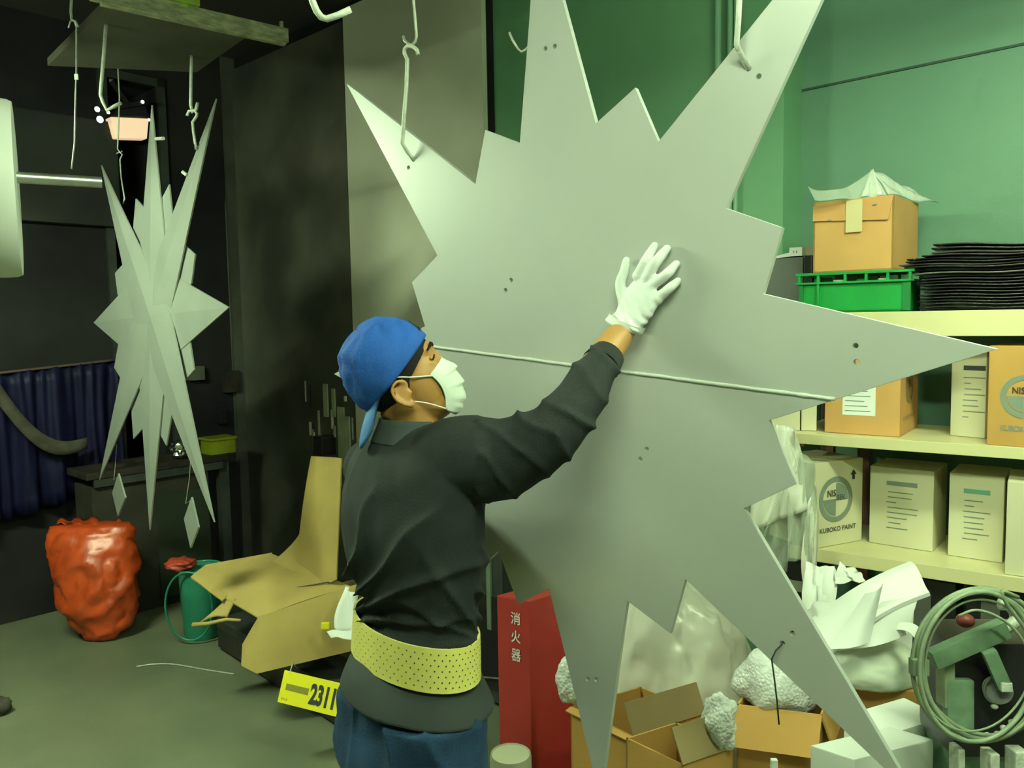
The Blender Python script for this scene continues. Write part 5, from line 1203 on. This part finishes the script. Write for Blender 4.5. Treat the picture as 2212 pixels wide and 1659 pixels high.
# cap dome: ellipsoid cut by a slanted rim plane
CC = (0.0, 0.0, 0.044); CRd = (0.101, 0.088, 0.106)
def cap_shell(rad, rim0, rims, nth=64, nph=24, bump=0.0, off=0.0):
    V, Fc = [Hd(CC[0], 0, CC[2] + rad[2])], []
    for i in range(nth):
        th = 2 * math.pi * i / nth
        def pt(ph): return (CC[0] + rad[0] * math.sin(ph) * math.cos(th), rad[1] * math.sin(ph) * math.sin(th), CC[2] + rad[2] * math.cos(ph))
        lo, hi = 0.2, 2.6
        for _ in range(30):
            mid = (lo + hi) / 2; p = pt(mid)
            if p[2] > rim0 + rims * p[0]: lo = mid
            else: hi = mid
        for j in range(1, nph + 1):
            p = pt(lo * j / nph)
            if bump:
                w_ = noise.noise(Vector(p) * 11 + Vector((4, 1, 0))); w2 = abs(noise.noise(Vector(p) * 19))
                k = 1 + bump * (0.55 * w_ + 0.45 * ((1 - abs(noise.noise(Vector(p) * 13 + Vector((9, 2, 5))))) ** 9) - 0.5 * ((1 - w2) ** 9)) * (1 - 0.6 * (j / nph) ** 4) * (1 - 0.95 * math.exp(-(min(th, 2 * math.pi - th) / 0.6) ** 2))
                p = (CC[0] + (p[0] - CC[0]) * k, p[1] * k, CC[2] + (p[2] - CC[2]) * k)
            V.append(Hd(*p))
    for i in range(nth):
        a, b = i * nph, ((i + 1) % nth) * nph
        Fc.append((0, 1 + a, 1 + b))
        for j in range(nph - 1): Fc.append((1 + a + j, 1 + a + j + 1, 1 + b + j + 1, 1 + b + j))
    return V, Fc
RIM0, RIMS = 0.024, 0.46
cap = mk('cap', cap_shell(CRd, RIM0, RIMS, bump=0.12), M_cap, parent=person, smooth=True, label='blue cloth cap worn backwards')
sd = cap.modifiers.new('thickness', 'SOLIDIFY'); sd.thickness = 0.003; sd.offset = -1
def cap_pt(th, k=1.0, lift=0.0):       # point on the rim
    lo, hi = 0.2, 2.6
    for _ in range(30):
        mid = (lo + hi) / 2
        p = (CC[0] + CRd[0] * k * math.sin(mid) * math.cos(th), CRd[1] * k * math.sin(mid) * math.sin(th), CC[2] + CRd[2] * k * math.cos(mid))
        if p[2] > RIM0 + RIMS * p[0] + lift: lo = mid
        else: hi = mid
    return p
mk('cap_button', ellipsoid(Hd(CC[0], 0, CC[2] + CRd[2] * 0.99), hf * 0.008, hr * 0.008, hu * 0.004, 12, 8), M_cap, parent=cap, smooth=True)
# adjuster opening at the forehead: dark gap with hair behind
ov = []
for k in range(17):
    a = math.pi * k / 16; ov.append((0.36 * math.cos(a), 0.034 * math.sin(a)))
op_v = [Hd(*cap_pt(x, 1.014, 0.018 + y)) for x, y in ov] + [Hd(*cap_pt(0.0, 1.014, 0.018))]
mk('adjuster_gap', (op_v, [(k, k + 1, 17) for k in range(16)]), M_hair, parent=cap, flip=False, label='dark adjuster opening')
# bill hanging at the nape
bw = []
for j in range(9):
    for i in range(13):
        u = -1 + 2 * i / 12; v = j / 8
        th = math.pi - 0.42 + u * 0.62
        p0 = Hd(*cap_pt(th, 1.0, 0.004))
        wdt = math.sqrt(max(0, 1 - (abs(u)) ** 2.6))
        p = p0 + (-Z * 0.078 - hf0 * 0.010) * v * wdt - hf0 * 0.010 * math.sin(v * 2) * (1 - u * u)
        bw.append(p)
bf_ = [(j * 13 + i, j * 13 + i + 1, (j + 1) * 13 + i + 1, (j + 1) * 13 + i) for j in range(8) for i in range(12)]
bill = mk('cap_bill', (bw, bf_), mat('blue_cap_bill', (0.04, 0.15, 0.38), 0.7), parent=cap, smooth=True)
sd = bill.modifiers.new('thickness', 'SOLIDIFY'); sd.thickness = 0.004
# hair shell
mk('hair', cap_shell((0.0935, 0.0785, 0.096), -0.006, 0.66, nth=48, nph=16, bump=0.02), M_hair, parent=person, smooth=True)
mk('sideburn', hell((0.012, 0.0655, 0.018), (0.010, 0.008, 0.024)), M_hair, parent=person, smooth=True)
# mask
def mask_pt(a, v):
    prof = [(0.097, 0.014), (0.110, -0.012), (0.112, -0.034), (0.109, -0.058), (0.101, -0.082), (0.086, -0.102), (0.067, -0.108)]
    x = v * (len(prof) - 1); i = min(int(x), len(prof) - 2); k = x - i
    cf, cu_ = prof[i][0] + (prof[i + 1][0] - prof[i][0]) * k, prof[i][1] + (prof[i + 1][1] - prof[i][1]) * k
    sf, su = 0.060 + 0.010 * math.sin(math.pi * v) - 0.004 * v, -0.004 - 0.076 * v
    ca_, sa_ = math.cos(a), math.sin(a)
    pl = 0.006 + 0.009 * (((v * 4.0) % 1.0) ** 1.5) * max(0, ca_) + 0.0015 * noise.noise(Vector((a * 5, v * 9, 0)))
    return Hd(sf + (cf - sf) * ca_ + pl * ca_, (0.0625 - 0.009 * v) * sa_, cu_ + (su - cu_) * (1 - ca_))
mv = []
NA, NV = 28, 40
for j in range(NV + 1):
    for i in range(NA + 1): mv.append(mask_pt(R(-84 + 168 * i / NA), j / NV))
mfc = [(j * (NA + 1) + i, j * (NA + 1) + i + 1, (j + 1) * (NA + 1) + i + 1, (j + 1) * (NA + 1) + i) for j in range(NV) for i in range(NA)]
msk = mk('face_mask', (mv, mfc), M_mask, parent=person, smooth=True, label='pale pleated face mask')
sd = msk.modifiers.new('thickness', 'SOLIDIFY'); sd.thickness = 0.0012
for s in (1, -1):
    a = R(84 * s)
    mk('ear_loop', tube(spline([mask_pt(a, 0.06), Hd(0.03, 0.069 * s, 0.010), Hd(0.0, 0.079 * s, 0.026), Hd(-0.022, 0.079 * s, 0.022)], 5), 0.0018, 6), M_cord, parent=msk, smooth=True)
    mk('ear_loop', tube(spline([mask_pt(a, 0.97), Hd(0.03, 0.067 * s, -0.050), Hd(0.006, 0.074 * s, -0.032), Hd(-0.016, 0.080 * s, -0.020)], 5), 0.0018, 6), M_cord, parent=msk, smooth=True)
    mk('mask_edge', tube([mask_pt(a, v / 10) for v in range(11)], 0.002, 6), M_mask, parent=msk, smooth=True)

# gloves
def glove(conv):
    """conv(px, py, off) -> world point; off = height over the plate"""
    k = 1.66 / FPX
    fin = [([(1381, 592, .022), (1394, 565, .024), (1405, 546, .016), (1414, 531, .0095)], (10.5, 10, 9, 7.5)),
           ([(1399, 597, .024), (1417, 566, .026), (1431, 549, .017), (1441, 537, .0095)], (10.8, 10.2, 9.2, 7.8)),
           ([(1412, 613, .023), (1439, 593, .024), (1452, 580, .016), (1461, 570, .0095)], (10.5, 9.8, 9, 7.5)),
           ([(1423, 642, .020), (1446, 623, .020), (1456, 614, .014), (1464, 607, .009)], (10, 9.2, 8.4, 7.2)),
           ([(1352, 668, .022), (1340, 616, .021), (1348, 588, .015), (1353, 563, .010)], (12.5, 10.5, 9.2, 7.5))]
    parts = []
    for pts, rs in fin:
        C = spline([conv(*p) for p in pts], 5); Rr = lerp_list([r_ * k * 1.14 for r_ in rs], 5)
        parts.append(tube(C, Rr, 12)); parts.append(ellipsoid(C[-1], CR * Rr[-1], F0 * Rr[-1], CU * Rr[-1], 12, 8))
    pr = [((1376, 600, .020), (1420, 632, .020), .015), ((1358, 622, .022), (1420, 650, .020), .020), ((1340, 648, .025), (1412, 672, .022), .023), ((1336, 668, .028), (1396, 694, .026), .024), ((1322, 683, .032), (1382, 713, .031), .031), ((1318, 690, .033), (1380, 719, .032), .033)]
    nrm = (conv(1380, 640, 0.05) - conv(1380, 640, 0.0)).normalized()
    rg = []
    for a, b, h_ in pr:
        A, B = conv(*a), conv(*b); rg.append(((A + B) / 2, (B - A) / 2 * 1.08, nrm * h_))
    parts.append(loft(smooth_rings(rg, 4), 28))
    for pts, rs in fin[:4]: parts.append(ellipsoid(conv(pts[0][0] - 3, pts[0][1] + 4, 0.022), CR * 0.012, F0 * 0.012, CU * 0.012, 12, 8))
    o0 = conv(1330, 640, 0.0); ux = (conv(1396, 676, 0) - conv(1330, 640, 0)).normalized(); uy = (conv(1400, 600, 0) - conv(1350, 700, 0)).normalized()
    def gd(p, n):
        d = p - o0; x, y = d.dot(ux), d.dot(uy)
        wr = math.sin((y * 1.0 + x * 0.55) * 300 + 2.2 * noise.noise(p * 26)) * max(0.0, 1 - abs(y + 0.012) / 0.05)
        return 0.0013 * wr * (0.35 + min(1, max(0, x * 22))) + 0.0006 * noise.noise(p * 90)
    return remesh(parts, 0.0026, 3, gd)
gl = mk('glove', glove(onS), M_glove, parent=person, smooth=True, label='white work glove on the raised right hand')
gfr = [((onS(1320, 688, 0.032) + onS(1380, 717, 0.031)) / 2, (onS(1380, 717, 0.031) - onS(1320, 688, 0.032)) / 2 * 1.16, -VS * 0.034)]
c_, a_, b_2 = gfr[0]; dn_ = (onS(1320, 700, 0.03) - onS(1360, 640, 0.03)).normalized()
mk('glove_cuff', loft([(c_ - dn_ * 0.012, a_, b_2), (c_, a_ * 1.03, b_2 * 1.03), (c_ + dn_ * 0.004, a_ * 1.05, b_2 * 1.05), (c_ + dn_ * 0.004, a_ * 0.9, b_2 * 0.9)], 28, cap=False), M_glove, parent=gl, smooth=True)
# left glove: mirrored, flat on the plate behind the torso
base_a, base_z = onS(1352, 704).dot(AS), onS(1352, 704).z
la, lz_ = onS(968, 1085).dot(AS), onS(968, 1085).z
def convL(px, py, off):
    p = onS(px, py, 0.0); da, dz = p.dot(AS) - base_a, p.z - base_z
    return AS * (la - da * 0.9) + VS * (DS - off) + Z * (lz_ + dz)
mk('glove', glove(convL), M_glove, parent=person, smooth=True, label='white work glove on the left hand')
